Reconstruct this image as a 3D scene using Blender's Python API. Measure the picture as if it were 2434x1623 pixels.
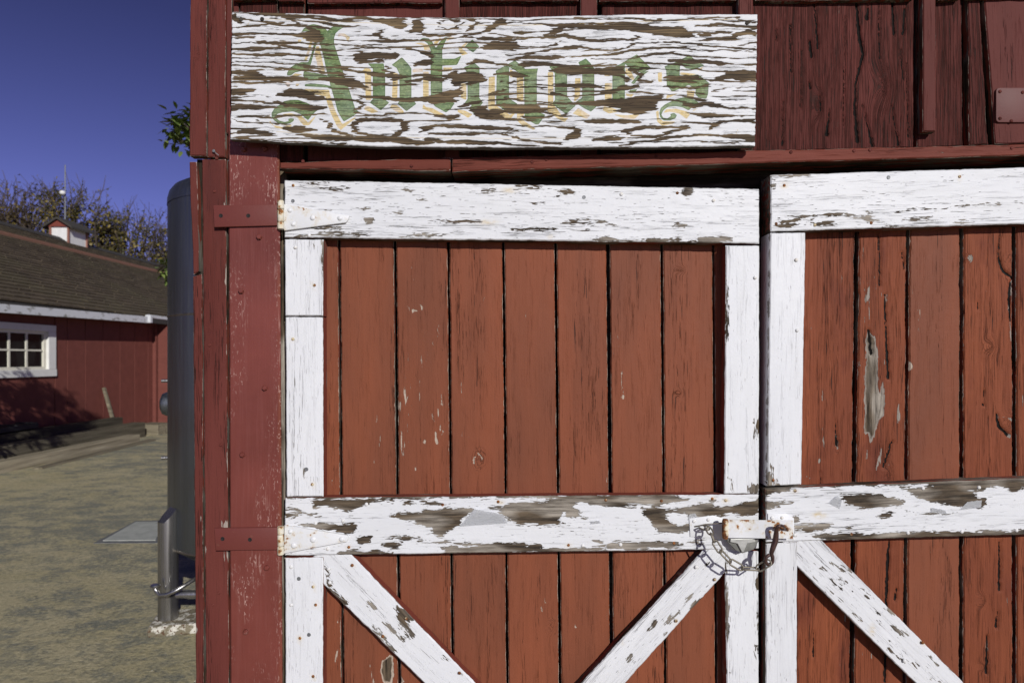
import bpy, bmesh, math, random
import numpy as np
from mathutils import Vector, Matrix, noise as mnoise

random.seed(7)
rng = np.random.default_rng(7)
SC = bpy.context.scene
COL = SC.collection
for o in list(bpy.data.objects):
    bpy.data.objects.remove(o, do_unlink=True)

# ------------------------------------------------------------------ camera, sky, sun, exposure
FPX, CX, HY, CAMH = 1623.0, 1217.0, 853.0, 1.5        # 24 mm lens on the 2434 px wide photograph
cam = bpy.data.cameras.new('camera')
cam_o = bpy.data.objects.new('camera', cam)
COL.objects.link(cam_o)
cam_o.location = (0, 0, CAMH)
cam_o.rotation_euler = (math.radians(90), 0, 0)
cam.sensor_width = 36.0
cam.lens = 36.0 * FPX / 2434.0
cam.shift_y = (HY - 811.5) / 2434.0
cam.clip_start, cam.clip_end = 0.05, 900.0
cam.dof.use_dof = True
cam.dof.focus_distance = 1.85
cam.dof.aperture_fstop = 5.0
SC.camera = cam_o

SUN = Vector((0.45, -1.0, 0.46)).normalized()            # towards the sun
elev = math.asin(SUN.z)
azim = math.atan2(SUN.x, SUN.y)
world = bpy.data.worlds.new('World')
SC.world = world
world.use_nodes = True
wn = world.node_tree.nodes
wl = world.node_tree.links
wn.clear()
sky = wn.new('ShaderNodeTexSky')
sky.sky_type = 'NISHITA'
sky.sun_disc = False
sky.sun_elevation = elev
sky.sun_rotation = azim
sky.altitude = 800
sky.air_density = 0.8
sky.dust_density = 0.1
sky.ozone_density = 6.0
tint = wn.new('ShaderNodeMix')
tint.data_type = 'RGBA'
tint.blend_type = 'MULTIPLY'
tint.inputs[0].default_value = 1.0
tint.inputs[7].default_value = (1.28, 0.70, 1.02, 1)
bg = wn.new('ShaderNodeBackground')
bg.inputs[1].default_value = 0.10
wo = wn.new('ShaderNodeOutputWorld')
wtc = wn.new('ShaderNodeTexCoord')                       # paler towards the horizon, all the way round
wsep = wn.new('ShaderNodeSeparateXYZ')
wramp = wn.new('ShaderNodeValToRGB')
for i, (p_, v_) in enumerate([(0.0, 0.78), (0.20, 0.66), (0.42, 0.40), (1.0, 0.28)]):
    e_ = wramp.color_ramp.elements[i] if i < 2 else wramp.color_ramp.elements.new(p_)
    e_.position = p_
    e_.color = (v_, v_, v_, 1)
wl.new(wtc.outputs['Generated'], wsep.inputs[0])
wl.new(wsep.outputs[2], wramp.inputs[0])
hz = wn.new('ShaderNodeMix')
hz.data_type = 'RGBA'
hz.blend_type = 'MULTIPLY'
hz.inputs[0].default_value = 1.0
wl.new(sky.outputs[0], hz.inputs[6])
wl.new(wramp.outputs[0], hz.inputs[7])
wl.new(hz.outputs[2], tint.inputs[6])
wl.new(tint.outputs[2], bg.inputs[0])
wl.new(bg.outputs[0], wo.inputs[0])

sun = bpy.data.lights.new('sun', 'SUN')
sun.energy = 3.5
sun.angle = math.radians(0.55)
sun.color = (1.0, 0.985, 0.95)
sun_o = bpy.data.objects.new('sun', sun)
COL.objects.link(sun_o)
sun_o.rotation_euler = (-SUN).to_track_quat('-Z', 'Y').to_euler()
sun_o.location = (3, -6, 5)
SC.view_settings.view_transform = 'Standard'
SC.view_settings.look = 'None'
SC.view_settings.exposure = 0.0
SC.view_settings.gamma = 1.0
SC.view_settings.use_curve_mapping = False

# ------------------------------------------------------------------ helpers
def W(px, py, Y):
    """point at distance Y seen at photo pixel (px, py): used only to measure places"""
    return Vector(((px - CX) / FPX * Y, Y, CAMH - (py - HY) / FPX * Y))

def ground(px, py):
    Y = CAMH * FPX / (py - HY)
    return Vector(((px - CX) / FPX * Y, Y, 0.0))

def tag(o, label=None, cat=None, group=None, kind=None):
    if label: o['label'] = label
    if cat: o['category'] = cat
    if group: o['group'] = group
    if kind: o['kind'] = kind
    return o

def empty(name, loc=(0, 0, 0)):
    o = bpy.data.objects.new(name, None)
    o.empty_display_size = 0.1
    o.location = loc
    COL.objects.link(o)
    return o

def link(name, me, mats, parent=None, mw=None):
    o = bpy.data.objects.new(name, me)
    for m in (mats if isinstance(mats, (list, tuple)) else [mats]):
        if m and m.name not in [x.name for x in me.materials if x]:
            me.materials.append(m)
    COL.objects.link(o)
    if mw is not None:
        o.matrix_world = mw
    if parent is not None:
        setpar(o, parent)
    return o

WORLD = {}
def setpar(o, parent):
    """parent without a stale matrix: all parents here are unrotated or known through WORLD"""
    pw = WORLD.get(parent.name)
    if pw is None:
        chain, p = Matrix.Identity(4), parent
        while p is not None:
            chain = p.matrix_basis.copy() @ chain
            p = p.parent
        pw = chain
    mb = o.matrix_basis.copy()
    o.parent = parent
    o.matrix_parent_inverse = Matrix.Identity(4)
    o.matrix_basis = pw.inverted() @ mb

def copy_to(src, parent, mw=None):
    c = src.copy()
    COL.objects.link(c)
    c.parent = None
    if mw is not None:
        c.matrix_basis = mw
    if parent is not None:
        setpar(c, parent)
    return c

def bm_obj(name, bm, mats, parent=None, mw=None, smooth=None):
    me = bpy.data.meshes.new(name)
    bm.normal_update()
    bm.to_mesh(me)
    bm.free()
    if smooth is not None:
        me.polygons.foreach_set('use_smooth', [True] * len(me.polygons))
        me.set_sharp_from_angle(angle=math.radians(smooth))
    return link(name, me, mats, parent, mw)

def add_box(bm, c, s, rot=None, bevel=0.0):
    r = bmesh.ops.create_cube(bm, size=1.0)
    M = Matrix.Translation(Vector(c)) @ (rot.to_4x4() if rot else Matrix.Identity(4)) @ Matrix.Diagonal((*s, 1))
    bmesh.ops.transform(bm, matrix=M, verts=r['verts'])
    if bevel > 0:
        ed = list({e for v in r['verts'] for e in v.link_edges})
        bmesh.ops.bevel(bm, geom=ed, offset=bevel, segments=1, affect='EDGES', profile=0.5)
    return r

def add_tube(bm, pts, rad, seg=8, closed=False, cap=True):
    pts = [Vector(p) for p in pts]
    n = len(pts)
    rads = rad if isinstance(rad, (list, tuple)) else [rad] * n
    rings = []
    ref = None
    for i, p in enumerate(pts):
        if closed:
            d = pts[(i + 1) % n] - pts[i - 1]
        else:
            d = pts[min(i + 1, n - 1)] - pts[max(i - 1, 0)]
        d.normalize()
        if ref is None:
            ref = d.orthogonal().normalized()
        a = ref - d * ref.dot(d)
        if a.length < 1e-5: a = d.orthogonal()
        a.normalize()
        ref = a
        b = d.cross(a)
        rings.append([bm.verts.new(p + (a * math.cos(t) + b * math.sin(t)) * rads[i])
                      for t in [2 * math.pi * k / seg for k in range(seg)]])
    m = n if closed else n - 1
    for i in range(m):
        A, B = rings[i], rings[(i + 1) % n]
        for k in range(seg):
            bm.faces.new((A[k], A[(k + 1) % seg], B[(k + 1) % seg], B[k]))
    if cap and not closed:
        bm.faces.new(rings[0][::-1])
        bm.faces.new(rings[-1])

def add_lathe(bm, prof, M=None, seg=24):
    """profile of (r, z) turned about z"""
    M = M or Matrix.Identity(4)
    rings = []
    for r, z in prof:
        if r < 1e-6:
            rings.append([bm.verts.new(M @ Vector((0, 0, z)))])
        else:
            rings.append([bm.verts.new(M @ Vector((r * math.cos(t), r * math.sin(t), z)))
                          for t in [2 * math.pi * k / seg for k in range(seg)]])
    for A, B in zip(rings[:-1], rings[1:]):
        for k in range(seg):
            a, b = A[k % len(A)], A[(k + 1) % len(A)]
            c, d = B[(k + 1) % len(B)], B[k % len(B)]
            f = [a, b, c, d]
            f = [v for i, v in enumerate(f) if v not in f[:i]]
            if len(f) > 2:
                bm.faces.new(f)

def add_prism(bm, poly, y0, y1, bevel=0.0):
    """poly of (x, z) world points extruded from y0 (front) back to y1"""
    f = [bm.verts.new((x, y0, z)) for x, z in poly]
    b = [bm.verts.new((x, y1, z)) for x, z in poly]
    n = len(poly)
    face = bm.faces.new(f)
    bm.faces.new(b[::-1])
    for i in range(n):
        bm.faces.new((f[i], b[i], b[(i + 1) % n], f[(i + 1) % n]))
    bmesh.ops.recalc_face_normals(bm, faces=bm.faces[:])
    if bevel:
        bmesh.ops.bevel(bm, geom=list(face.edges), offset=bevel, segments=2, affect='EDGES', profile=0.5)

# ---- distance fields for the worn places (metres of paint, not of light)
def sdf_poly(P, poly):
    poly = np.asarray(poly, float)
    d = np.full(len(P), 1e9)
    s = np.ones(len(P))
    n = len(poly)
    for i in range(n):
        a, b = poly[i], poly[i - 1]
        e = b - a
        w = P - a
        t = np.clip((w @ e) / max(e @ e, 1e-9), 0, 1)
        q = w - t[:, None] * e
        d = np.minimum(d, (q * q).sum(1))
        c1 = P[:, 1] >= a[1]
        c2 = P[:, 1] < b[1]
        c3 = e[0] * w[:, 1] > e[1] * w[:, 0]
        f = (c1 & c2 & c3) | (~c1 & ~c2 & ~c3)
        s = np.where(f, -s, s)
    return s * np.sqrt(d)

def sdf_stroke(P, st, asp=1.0):
    d = np.full(len(P), 1e9)
    st = np.asarray(st, float)
    for a, b in zip(st[:-1], st[1:]):
        e = b[:2] - a[:2]
        w = P - a[:2]
        t = np.clip((w @ e) / max(e @ e, 1e-9), 0, 1)
        q = w - t[:, None] * e
        d = np.minimum(d, np.sqrt((q * q).sum(1)) - (a[2] + t * (b[2] - a[2])))
    return d

def sdf_ell(P, x0, y0, x1, y1):
    c = np.array([(x0 + x1) / 2, (y0 + y1) / 2])
    r = np.array([abs(x1 - x0) / 2, abs(y1 - y0) / 2]) + 1e-6
    k = np.sqrt((((P - c) / r) ** 2).sum(1))
    return (k - 1) * min(r)

def union(P, shapes):
    d = np.full(len(P), 60.0)
    for s in shapes:
        if s[0] == 'e': v = sdf_ell(P, *s[1:])
        elif s[0] == 's': v = sdf_stroke(P, s[1])
        else: v = sdf_poly(P, s[1])
        d = np.minimum(d, v)
    return d

# ------------------------------------------------------------------ boards
def nz(x, y, z=0.0):
    return mnoise.noise((x, y, z))

RUST = [(1212, 452, 16, 5, .8), (1160, 528, 20, 5, .8), (1947, 1224, 13, 6, 1.3), (744, 1394, 5, 7, .8), (750, 1437, 5, 6, .7), (713, 1518, 4, 7, .7), (744, 1609, 4, 6, .6),
        (747, 678, 5, 8, .5), (742, 1152, 4, 6, .8), (696, 806, 5, 6, .4), (1351, 1296, 7, 4, .7), (1602, 1291, 6, 4, .6), (1693, 1186, 7, 4, .9), (1725, 1190, 7, 4, .8), (829, 1301, 7, 4, .5),
        (1864, 441, 9, 6, .7), (2281, 424, 4, 8, .6), (837, 1344, 6, 5, .4), (965, 1472, 7, 6, .6), (910, 1514, 6, 6, .5), (1607, 1477, 6, 6, .5), (2073, 1497, 4, 14, .6), (2193, 1528, 8, 8, .5),
        (1190, 1193, 8, 5, .6), (1890, 1167, 7, 5, .5), (1480, 1527, 4, 6, .35), (1308, 563, 6, 4, .5), (748, 440, 30, 3, .1)]

def board(name, quad, Y, th, axis, mats, parent, wob=0.0012, res=0.02, cham=0.003, wear=None, knots=None,
          lump=0.0007, seed=None, splits=None, bow=0.0, twist=0.0, label=None, sides=None):
    """A weathered board. quad: photo corners TL, TR, BR, BL of its front face at distance Y; local x runs along the grain,
    local z out of the face. mats: [face, sides]."""
    global SEED
    seed = seed if seed is not None else random.uniform(0, 500)
    A, B, C, D = [W(x, y, Y) for x, y in quad]
    O = (A + B + C + D) / 4
    ez = Vector((0, -1, 0))
    if axis == 'h':
        ex = ((B + C) - (A + D)).normalized()
        c00, c10, c11, c01 = D, C, B, A
    else:
        ex = ((A + B) - (C + D)).normalized()
        c00, c10, c11, c01 = C, B, A, D
    ey = ez.cross(ex)
    L2 = [Vector(((p - O).dot(ex), (p - O).dot(ey))) for p in (c00, c10, c11, c01)]
    ls = ((L2[1] - L2[0]).length + (L2[2] - L2[3]).length) / 2
    lt = ((L2[3] - L2[0]).length + (L2[2] - L2[1]).length) / 2
    ns, nt = max(2, int(ls / res)), max(2, int(lt / res))
    def par(n, l):
        c = min(cham / l, 0.2)
        return [0.0] + [c + (1 - 2 * c) * i / n for i in range(n + 1)] + [1.0]
    S, T = par(ns, ls), par(nt, lt)
    verts, pxs = [], []
    NS, NT = len(S), len(T)
    for i, s in enumerate(S):
        for j, t in enumerate(T):
            p = (L2[0] * (1 - s) + L2[1] * s) * (1 - t) + (L2[3] * (1 - s) + L2[2] * s) * t
            x, y = p.x, p.y
            es = (i == 0) * -1 + (i == NS - 1) * 1
            et = (j == 0) * -1 + (j == NT - 1) * 1
            z = lump * nz(x * 6 + seed, y * 14, seed) + lump * 0.5 * nz(x * 22, y * 40 + seed)
            z += bow * (4 * (t - 0.5) ** 2) + twist * (s - 0.5) * (t - 0.5) * 4
            if abs(et) or j in (1, NT - 2):
                k = (nz(x * 9 + seed, 3.1 + j // 3) * 0.6 + nz(x * 45 + seed, 7.7 + j // 3) * 0.4 + 0.35 * nz(x * 150, seed + j // 3))
                sg = -1 if j <= 1 else 1
                y -= sg * wob * max(0.0, 0.5 + k)
            if abs(es) or i in (1, NS - 2):
                k = nz(y * 30 + seed, 5.1 + i // 3) * 0.6 + nz(y * 120 + seed, 1.7 + i // 3) * 0.5
                sg = -1 if i <= 1 else 1
                x -= sg * wob * max(0.0, 0.4 + k)
            if es or et:
                z -= cham * (1.0 + 0.4 * nz(x * 60 + seed, y * 60))
            verts.append((x, y, z))
            w = O + ex * x + ey * y
            pxs.append((CX + FPX * w.x / Y, HY - FPX * (w.z - CAMH) / Y))
    nf = len(verts)
    faces, mi = [], []
    for i in range(NS - 1):
        for j in range(NT - 1):
            a = i * NT + j
            faces.append((a, a + NT, a + NT + 1, a + 1))
            mi.append(0)
    ring = [(i, 0) for i in range(NS)] + [(NS - 1, j) for j in range(1, NT)] + \
           [(i, NT - 1) for i in range(NS - 2, -1, -1)] + [(0, j) for j in range(NT - 2, 0, -1)]
    base = len(verts)
    for i, j in ring:
        x, y, z = verts[i * NT + j]
        verts.append((x, y, -th))
    for k, (i, j) in enumerate(ring):
        k2 = (k + 1) % len(ring)
        i2, j2 = ring[k2]
        faces.append((i * NT + j, base + k, base + k2, i2 * NT + j2))
        mi.append(1)
    faces.append(tuple(base + k for k in range(len(ring)))[::-1])
    mi.append(1)
    me = bpy.data.meshes.new(name)
    me.from_pydata(verts, [], faces)
    mats = mats if isinstance(mats, (list, tuple)) else [mats, mats]
    for m in mats:
        me.materials.append(m)
    me.polygons.foreach_set('material_index', mi)
    me.polygons.foreach_set('use_smooth', [True] * len(faces))
    me.update()
    me.set_sharp_from_angle(angle=math.radians(24))
    ev = np.zeros(len(verts), np.float32)
    for i in range(NS):
        for j in range(NT):
            q = min(i, NS - 1 - i, j, NT - 1 - j)
            if q < 2: ev[i * NT + j] = (1.0, 0.35)[q]
    me.attributes.new('edge', 'FLOAT', 'POINT').data.foreach_set('value', ev)
    P = np.array(pxs + [(-9999, -9999)] * (len(verts) - nf))
    rs = [r for r in RUST if min(c[0] for c in quad) - 40 < r[0] < max(c[0] for c in quad) + 40 and min(c[1] for c in quad) - 20 < r[1] < max(c[1] for c in quad) + 20]
    if rs and 'white' in mats[0].name:
        v = np.zeros(len(verts), np.float32)
        for rx, ry, ax, ay, amt in rs:
            q = np.exp(-((P[:nf, 0] - rx) / ax) ** 2 - ((P[:nf, 1] - ry) / ay) ** 2) * amt
            v[:nf] = np.maximum(v[:nf], q)
        me.attributes.new('rust', 'FLOAT', 'POINT').data.foreach_set('value', v)
    PW = P.copy()
    if wear or splits:
        for k in range(nf):
            x, y = P[k]
            PW[k, 0] += 2.2 * nz(x * 0.07 + seed, y * 0.09, 1.1) + 1.6 * nz(x * 0.23, y * 0.21 + seed, 2.2)
            PW[k, 1] += 2.2 * nz(x * 0.06, y * 0.10 + seed, 3.3) + 1.6 * nz(x * 0.19 + seed, y * 0.27, 4.4)
    if wear and 'red' in mats[0].name:                      # chips in the red paint are slighter than their traced outline
        wear = [('s', [(a_, b_, max(0.4, c_ - 0.9)) for a_, b_, c_ in w_[1]]) if w_[0] == 's' else w_ for w_ in wear]
    if splits:
        d = union(PW[:nf], [('s', s) for s in splits])
        v = np.zeros(len(verts), np.float32)
        v[:nf] = np.clip(0.45 - d / 5.0, 0, 1)
        for k in np.nonzero(v[:nf] > 0.05)[0]:
            me.vertices[k].co.z -= 0.007 * float(v[k])
        me.attributes.new('split', 'FLOAT', 'POINT').data.foreach_set('value', v)
    if wear:
        d = union(PW[:nf], wear)
        v = np.zeros(len(verts), np.float32)
        v[:nf] = np.clip(0.5 - d / 14.0, 0, 1.3)
        a = me.attributes.new('wear', 'FLOAT', 'POINT')
        a.data.foreach_set('value', v)
    if knots:
        v = np.zeros(len(verts), np.float32)
        for kx, ky, rx, ry in knots:
            r = np.sqrt(((P[:, 0] - kx) / rx) ** 2 + ((P[:, 1] - ky) / ry) ** 2)
            v = np.maximum(v, np.clip(1 - r, 0, 1).astype(np.float32))
        a = me.attributes.new('knot', 'FLOAT', 'POINT')
        a.data.foreach_set('value', v)
    M = Matrix(((ex.x, ey.x, ez.x, O.x), (ex.y, ey.y, ez.y, O.y), (ex.z, ey.z, ez.z, O.z), (0, 0, 0, 1)))
    o = bpy.data.objects.new(name, me)
    COL.objects.link(o)
    o.matrix_basis = M
    if parent is not None:
        setpar(o, parent)
    if label: o['label'] = label
    return o

# ------------------------------------------------------------------ node materials
class NB:
    def __init__(self, name):
        self.m = bpy.data.materials.new(name)
        self.m.use_nodes = True
        self.t = self.m.node_tree
        self.t.nodes.clear()
        self.out = self.t.nodes.new('ShaderNodeOutputMaterial')
    def n(self, typ, ins=None, out=0, **props):
        nd = self.t.nodes.new(typ)
        for k, v in props.items():
            setattr(nd, k, v)
        for k, v in (ins or {}).items():
            self.set(nd.inputs[k], v)
        return nd.outputs[out] if out is not None else nd
    def set(self, sock, v):
        if hasattr(v, 'is_linked') or isinstance(v, bpy.types.NodeSocket):
            self.t.links.new(v, sock)
        else:
            if isinstance(v, (tuple, list)) and len(v) == 3 and sock.type == 'RGBA':
                v = (*v, 1)
            sock.default_value = v
    def m2(self, op, a, b=0.0, c=0.0, clamp=False):
        return self.n('ShaderNodeMath', {0: a, 1: b, 2: c}, operation=op, use_clamp=clamp)
    def add(self, a, b): return self.m2('ADD', a, b)
    def mul(self, a, b): return self.m2('MULTIPLY', a, b)
    def mr(self, v, a, b, c=0.0, d=1.0):
        return self.n('ShaderNodeMapRange', {0: v, 1: a, 2: b, 3: c, 4: d}, clamp=True)
    def mix(self, f, a, b, blend='MIX'):
        nd = self.t.nodes.new('ShaderNodeMix')
        nd.data_type = 'RGBA'
        nd.blend_type = blend
        self.set(nd.inputs[0], f)
        self.set(nd.inputs[6], a)
        self.set(nd.inputs[7], b)
        return nd.outputs[2]
    def noise(self, vec, scale=1.0, det=3.0, rough=0.5, dist=0.0, col=False):
        return self.n('ShaderNodeTexNoise', {'Vector': vec, 'Scale': scale, 'Detail': det, 'Roughness': rough, 'Distortion': dist},
                      out=1 if col else 0)
    def vec(self, x=0.0, y=0.0, z=0.0):
        return self.n('ShaderNodeCombineXYZ', {0: x, 1: y, 2: z})
    def vm(self, op, a, b):
        return self.n('ShaderNodeVectorMath', {0: a, 1: b}, operation=op)
    def attr(self, name):
        return self.n('ShaderNodeAttribute', out=2, attribute_name=name)
    def coords(self, rnd=True):
        tc = self.n('ShaderNodeTexCoord', out=3)
        if rnd:
            r = self.n('ShaderNodeObjectInfo', out=5)
            off = self.vec(self.mul(r, 37.0), self.mul(r, 91.0), self.mul(r, 13.0))
            tc = self.vm('ADD', tc, off)
        s = self.n('ShaderNodeSeparateXYZ', {0: tc}, out=None)
        return tc, s.outputs[0], s.outputs[1], s.outputs[2]
    def rnd(self):
        return self.n('ShaderNodeObjectInfo', out=5)
    def bsdf(self, col, rough=0.6, metal=0.0, height=None, bdist=0.001, bstr=1.0, spec=0.4, extra=None):
        b = self.t.nodes.new('ShaderNodeBsdfPrincipled')
        self.set(b.inputs['Base Color'], col)
        self.set(b.inputs['Roughness'], rough)
        self.set(b.inputs['Metallic'], metal)
        self.set(b.inputs['Specular IOR Level'], spec)
        if height is not None:
            bp = self.n('ShaderNodeBump', {'Height': height, 'Distance': bdist, 'Strength': bstr})
            self.t.links.new(bp, b.inputs['Normal'])
        for k, v in (extra or {}).items():
            self.set(b.inputs[k], v)
        self.t.links.new(b.outputs[0], self.out.inputs[0])
        return self.m

def bare_wood(N, x, y, z, tone=1.0, warm=0.5):
    """colour of weathered bare wood with its grain"""
    g1 = N.noise(N.vec(N.mul(x, 5.0), N.mul(y, 80.0), N.mul(z, 80.0)), 1, 7, 0.74)
    g2 = N.noise(N.vec(N.mul(x, 5.0), N.mul(y, 16.0), z), 1, 2, 0.5)
    a = N.mix(N.mr(g1, 0.38, 0.62), (0.022 * tone, 0.016 * tone, 0.011 * tone), (0.17 * tone, 0.125 * tone, 0.08 * tone))
    b = N.mix(N.mr(g1, 0.38, 0.62), (0.12 * tone, 0.10 * tone, 0.078 * tone), (0.46 * tone, 0.41 * tone, 0.34 * tone))
    return N.mix(N.mr(g2, 0.45, 0.57), a, b), g1

def painted_wood(name, c1, c2, crack=0.5, crackcol=(0.02, 0.012, 0.009), chip=0.4, chipcol=None, grain=1.0, rough=0.55,
                 flake=False, warp=1.0, tone=1.0, streak=0.5, spec=0.35, stain=None, edgewear=0.6, edgecol=None, knotamt=1.0, gmin=0.0, hx=8.5, hy=150):
    N = NB(name)
    co, x, y, z = N.coords()
    kn = N.attr('knot')
    wn_ = N.noise(N.vec(N.mul(x, 3.2), N.mul(y, 11.0), z), 1, 2)
    y = N.add(y, N.mul(N.m2('SUBTRACT', wn_, 0.5), 0.016 * warp))
    y = N.add(y, N.mul(N.m2('POWER', kn, 1.5), 0.03))
    def g(sx, sy, det=3, ro=0.55):
        return N.noise(N.vec(N.mul(x, sx), N.mul(y, sy), N.mul(z, sy)), 1, det, ro)
    fine, mid, low = g(6, 240, 3), g(2.2, 75, 4, 0.6), g(1.6, 7, 3)
    area = g(1.3, 17, 3)
    areaw = N.mr(area, 0.50, 0.64, gmin, 1.0)
    cr = g(3.6, 170, 3, 0.6)
    cr2 = g(9.0, 330, 2, 0.6)
    line = N.mr(N.m2('ABSOLUTE', N.m2('SUBTRACT', cr, 0.5)), 0.0, 0.020 * crack + 0.004, 1, 0)
    line2 = N.mul(N.mr(cr2, 0.335 + 0.02 * crack, 0.30 + 0.02 * crack, 0, 1), N.mr(areaw, 0.2, 0.8, 0.15, 1.0))
    gate = N.mr(g(7, 60, 2), 0.5, 0.6, gmin * 0.9, 1.0)
    line = N.mul(N.mul(line, gate), N.mr(areaw, 0.0, 1.0, 0.25, 1.0))
    hole = N.m2('MAXIMUM', N.mul(N.mr(g(hx, hy, 4, 0.65), 0.345 + 0.035 * (crack - 0.5), 0.31, 0, 1), N.mr(areaw, 0.15, 0.6)), line2)
    sp_ = N.mr(N.add(N.attr('split'), N.mul(N.m2('SUBTRACT', mid, 0.5), 0.5)), 0.45, 0.60)
    dark = N.m2('MAXIMUM', N.m2('MAXIMUM', line, hole), sp_)
    ring = N.mul(N.mr(N.m2('SINE', N.add(N.mul(kn, 26.0), N.mul(mid, 22.0))), 0.55, 1.0), N.mul(N.mr(kn, 0.0, 0.3), N.mr(g(14, 40, 3), 0.45, 0.62)))
    ring = N.m2('MAXIMUM', ring, N.mul(N.mr(N.m2('ABSOLUTE', N.m2('SUBTRACT', N.noise(co, 70, 3), 0.5)), 0.02, 0.0), N.mr(kn, 0.45, 0.75)))
    dark = N.m2('MAXIMUM', dark, N.mul(ring, min(1.0, 0.6 * knotamt)))
    col = N.mix(N.mr(low, 0.32, 0.68), c1, c2)
    col = N.mix(N.mul(N.mr(fine, 0.62, 0.36), N.mul(0.42 * streak, N.mr(areaw, 0, 1, 0.35, 1))), col, N.mix(1.0, col, (0.42, 0.38, 0.36), 'MULTIPLY'))
    col = N.mix(N.mul(N.mr(mid, 0.6, 0.36), N.mul(0.42 * streak, N.mr(areaw, 0, 1, 0.3, 1))), col, N.mix(1.0, col, (0.6, 0.55, 0.52), 'MULTIPLY'))
    if stain:
        st = N.mul(N.mr(g(3.5, 9, 4, 0.6), 0.55, 0.68), 0.55)
        col = N.mix(st, col, stain)
    col = N.mix(N.mul(N.m2('SUBTRACT', N.rnd(), 0.5), 0.0), col, col)
    wood, wg = bare_wood(N, x, y, z, tone)
    w = N.attr('wear')
    if flake:
        cell = N.n('ShaderNodeTexVoronoi', {'Vector': N.vec(N.mul(x, 62.0), N.mul(y, 330.0), z), 'Scale': 1.0, 'Randomness': 1.0}, out=1)
        cv = N.n('ShaderNodeSeparateColor', {0: cell}, out=0)
        cell2 = N.n('ShaderNodeTexVoronoi', {'Vector': N.vec(N.mul(x, 20.0), N.mul(y, 110.0), z), 'Scale': 1.0, 'Randomness': 1.0}, out=1)
        cv2 = N.n('ShaderNodeSeparateColor', {0: cell2}, out=0)
        nn = N.noise(N.vec(N.mul(x, 22.0), N.mul(y, 70.0), z), 1, 4, 0.6)
        jag = N.add(N.mul(N.m2('SUBTRACT', cv, 0.5), 0.34), N.add(N.mul(N.m2('SUBTRACT', cv2, 0.5), 0.30), N.mul(N.m2('SUBTRACT', nn, 0.5), 0.7)))
        v = N.add(w, N.mul(jag, N.mr(w, 0.02, 0.3, 0.6, 1.3)))
        dash = N.mr(N.add(N.noise(N.vec(N.mul(x, 38.0), N.mul(y, 420.0), z), 1, 2, 0.5), N.mul(N.m2('SUBTRACT', g(3, 22, 2), 0.5), 0.35 * chip)), 0.70, 0.73)
        small = N.mul(N.add(cv2, N.mul(nn, 0.9)), N.mr(g(1.3, 9, 2), 0.40, 0.75, 0.55, 1.0))
        v = N.add(v, N.mr(small, 1.50 - 0.5 * chip, 1.9 - 0.5 * chip, 0.0, 0.9))
        peel = N.m2('MAXIMUM', N.mr(v, 0.47, 0.53), N.mul(dash, min(1.0, 0.35 + chip)))
        under = wood
    else:
        nn = N.noise(N.vec(N.mul(x, 16.0), N.mul(y, 120.0), N.mul(z, 120.0)), 1, 4, 0.62)
        v = N.add(w, N.mul(N.m2('SUBTRACT', nn, 0.5), 1.1))
        chips = N.mul(N.mr(N.add(nn, N.mul(N.m2('SUBTRACT', g(1.7, 10, 2), 0.5), 0.75)), 0.80 - 0.12 * chip, 0.83 - 0.12 * chip), 1.0)
        peel = N.m2('MAXIMUM', N.mr(v, 0.47, 0.55), chips)
        under = N.mix(N.mr(w, 0.66, 0.85), chipcol or (0.34, 0.29, 0.24), wood) if chipcol else wood
    if flake:
        dirt = N.mul(N.mr(g(2.5, 26, 4, 0.65), 0.50, 0.72), 0.16)
        col = N.mix(dirt, col, (0.50, 0.49, 0.46))
        ru = N.mul(N.attr('rust'), N.mr(N.noise(N.vec(N.mul(x, 40.0), N.mul(y, 90.0), z), 1, 3), 0.3, 0.6))
        col = N.mix(N.mr(ru, 0.0, 0.8, 0, 0.85), col, (0.60, 0.44, 0.18))
        col = N.mix(N.mr(ru, 0.75, 1.1, 0, 0.8), col, (0.30, 0.12, 0.03))
    col = N.mix(peel, col, under)
    ed = N.add(N.mul(N.attr('edge'), 0.62), N.mul(N.noise(N.vec(N.mul(x, 24.0), N.mul(y, 30.0), N.mul(z, 20.0)), 1, 4, 0.7), 0.9))
    echip = N.mr(ed, 1.04 - 0.05 * edgewear, 1.09 - 0.05 * edgewear)
    col = N.mix(N.mul(echip, 0.85), col, edgecol or (chipcol or (0.30, 0.26, 0.21)))
    dark = N.mul(dark, N.mr(echip, 0, 1, 1, 0.3))
    if flake:
        rim = N.mul(N.mr(v, 0.40, 0.5), N.mr(v, 0.5, 0.47))
        col = N.mix(N.mul(rim, 0.35), col, (0.45, 0.41, 0.34))
    col = N.mix(N.mul(dark, N.mr(peel, 0, 1, 0.92, 0.3)), col, crackcol)
    col = N.mix(sp_, col, (0.007, 0.005, 0.004))
    h = N.add(N.mul(fine, 0.22 * grain), N.mul(mid, 0.55 * grain))
    h = N.add(h, N.mul(dark, -1.3))
    h = N.add(h, N.mul(peel, -1.5 if flake else -0.8))
    h = N.add(h, N.mul(N.noise(co, 55, 3), 0.5))
    h = N.add(h, N.mul(N.noise(co, 220, 2), 0.16))
    return N.bsdf(col, N.mr(peel, 0, 1, rough, 0.85), 0, h, 0.0011, 1.0, spec)

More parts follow.
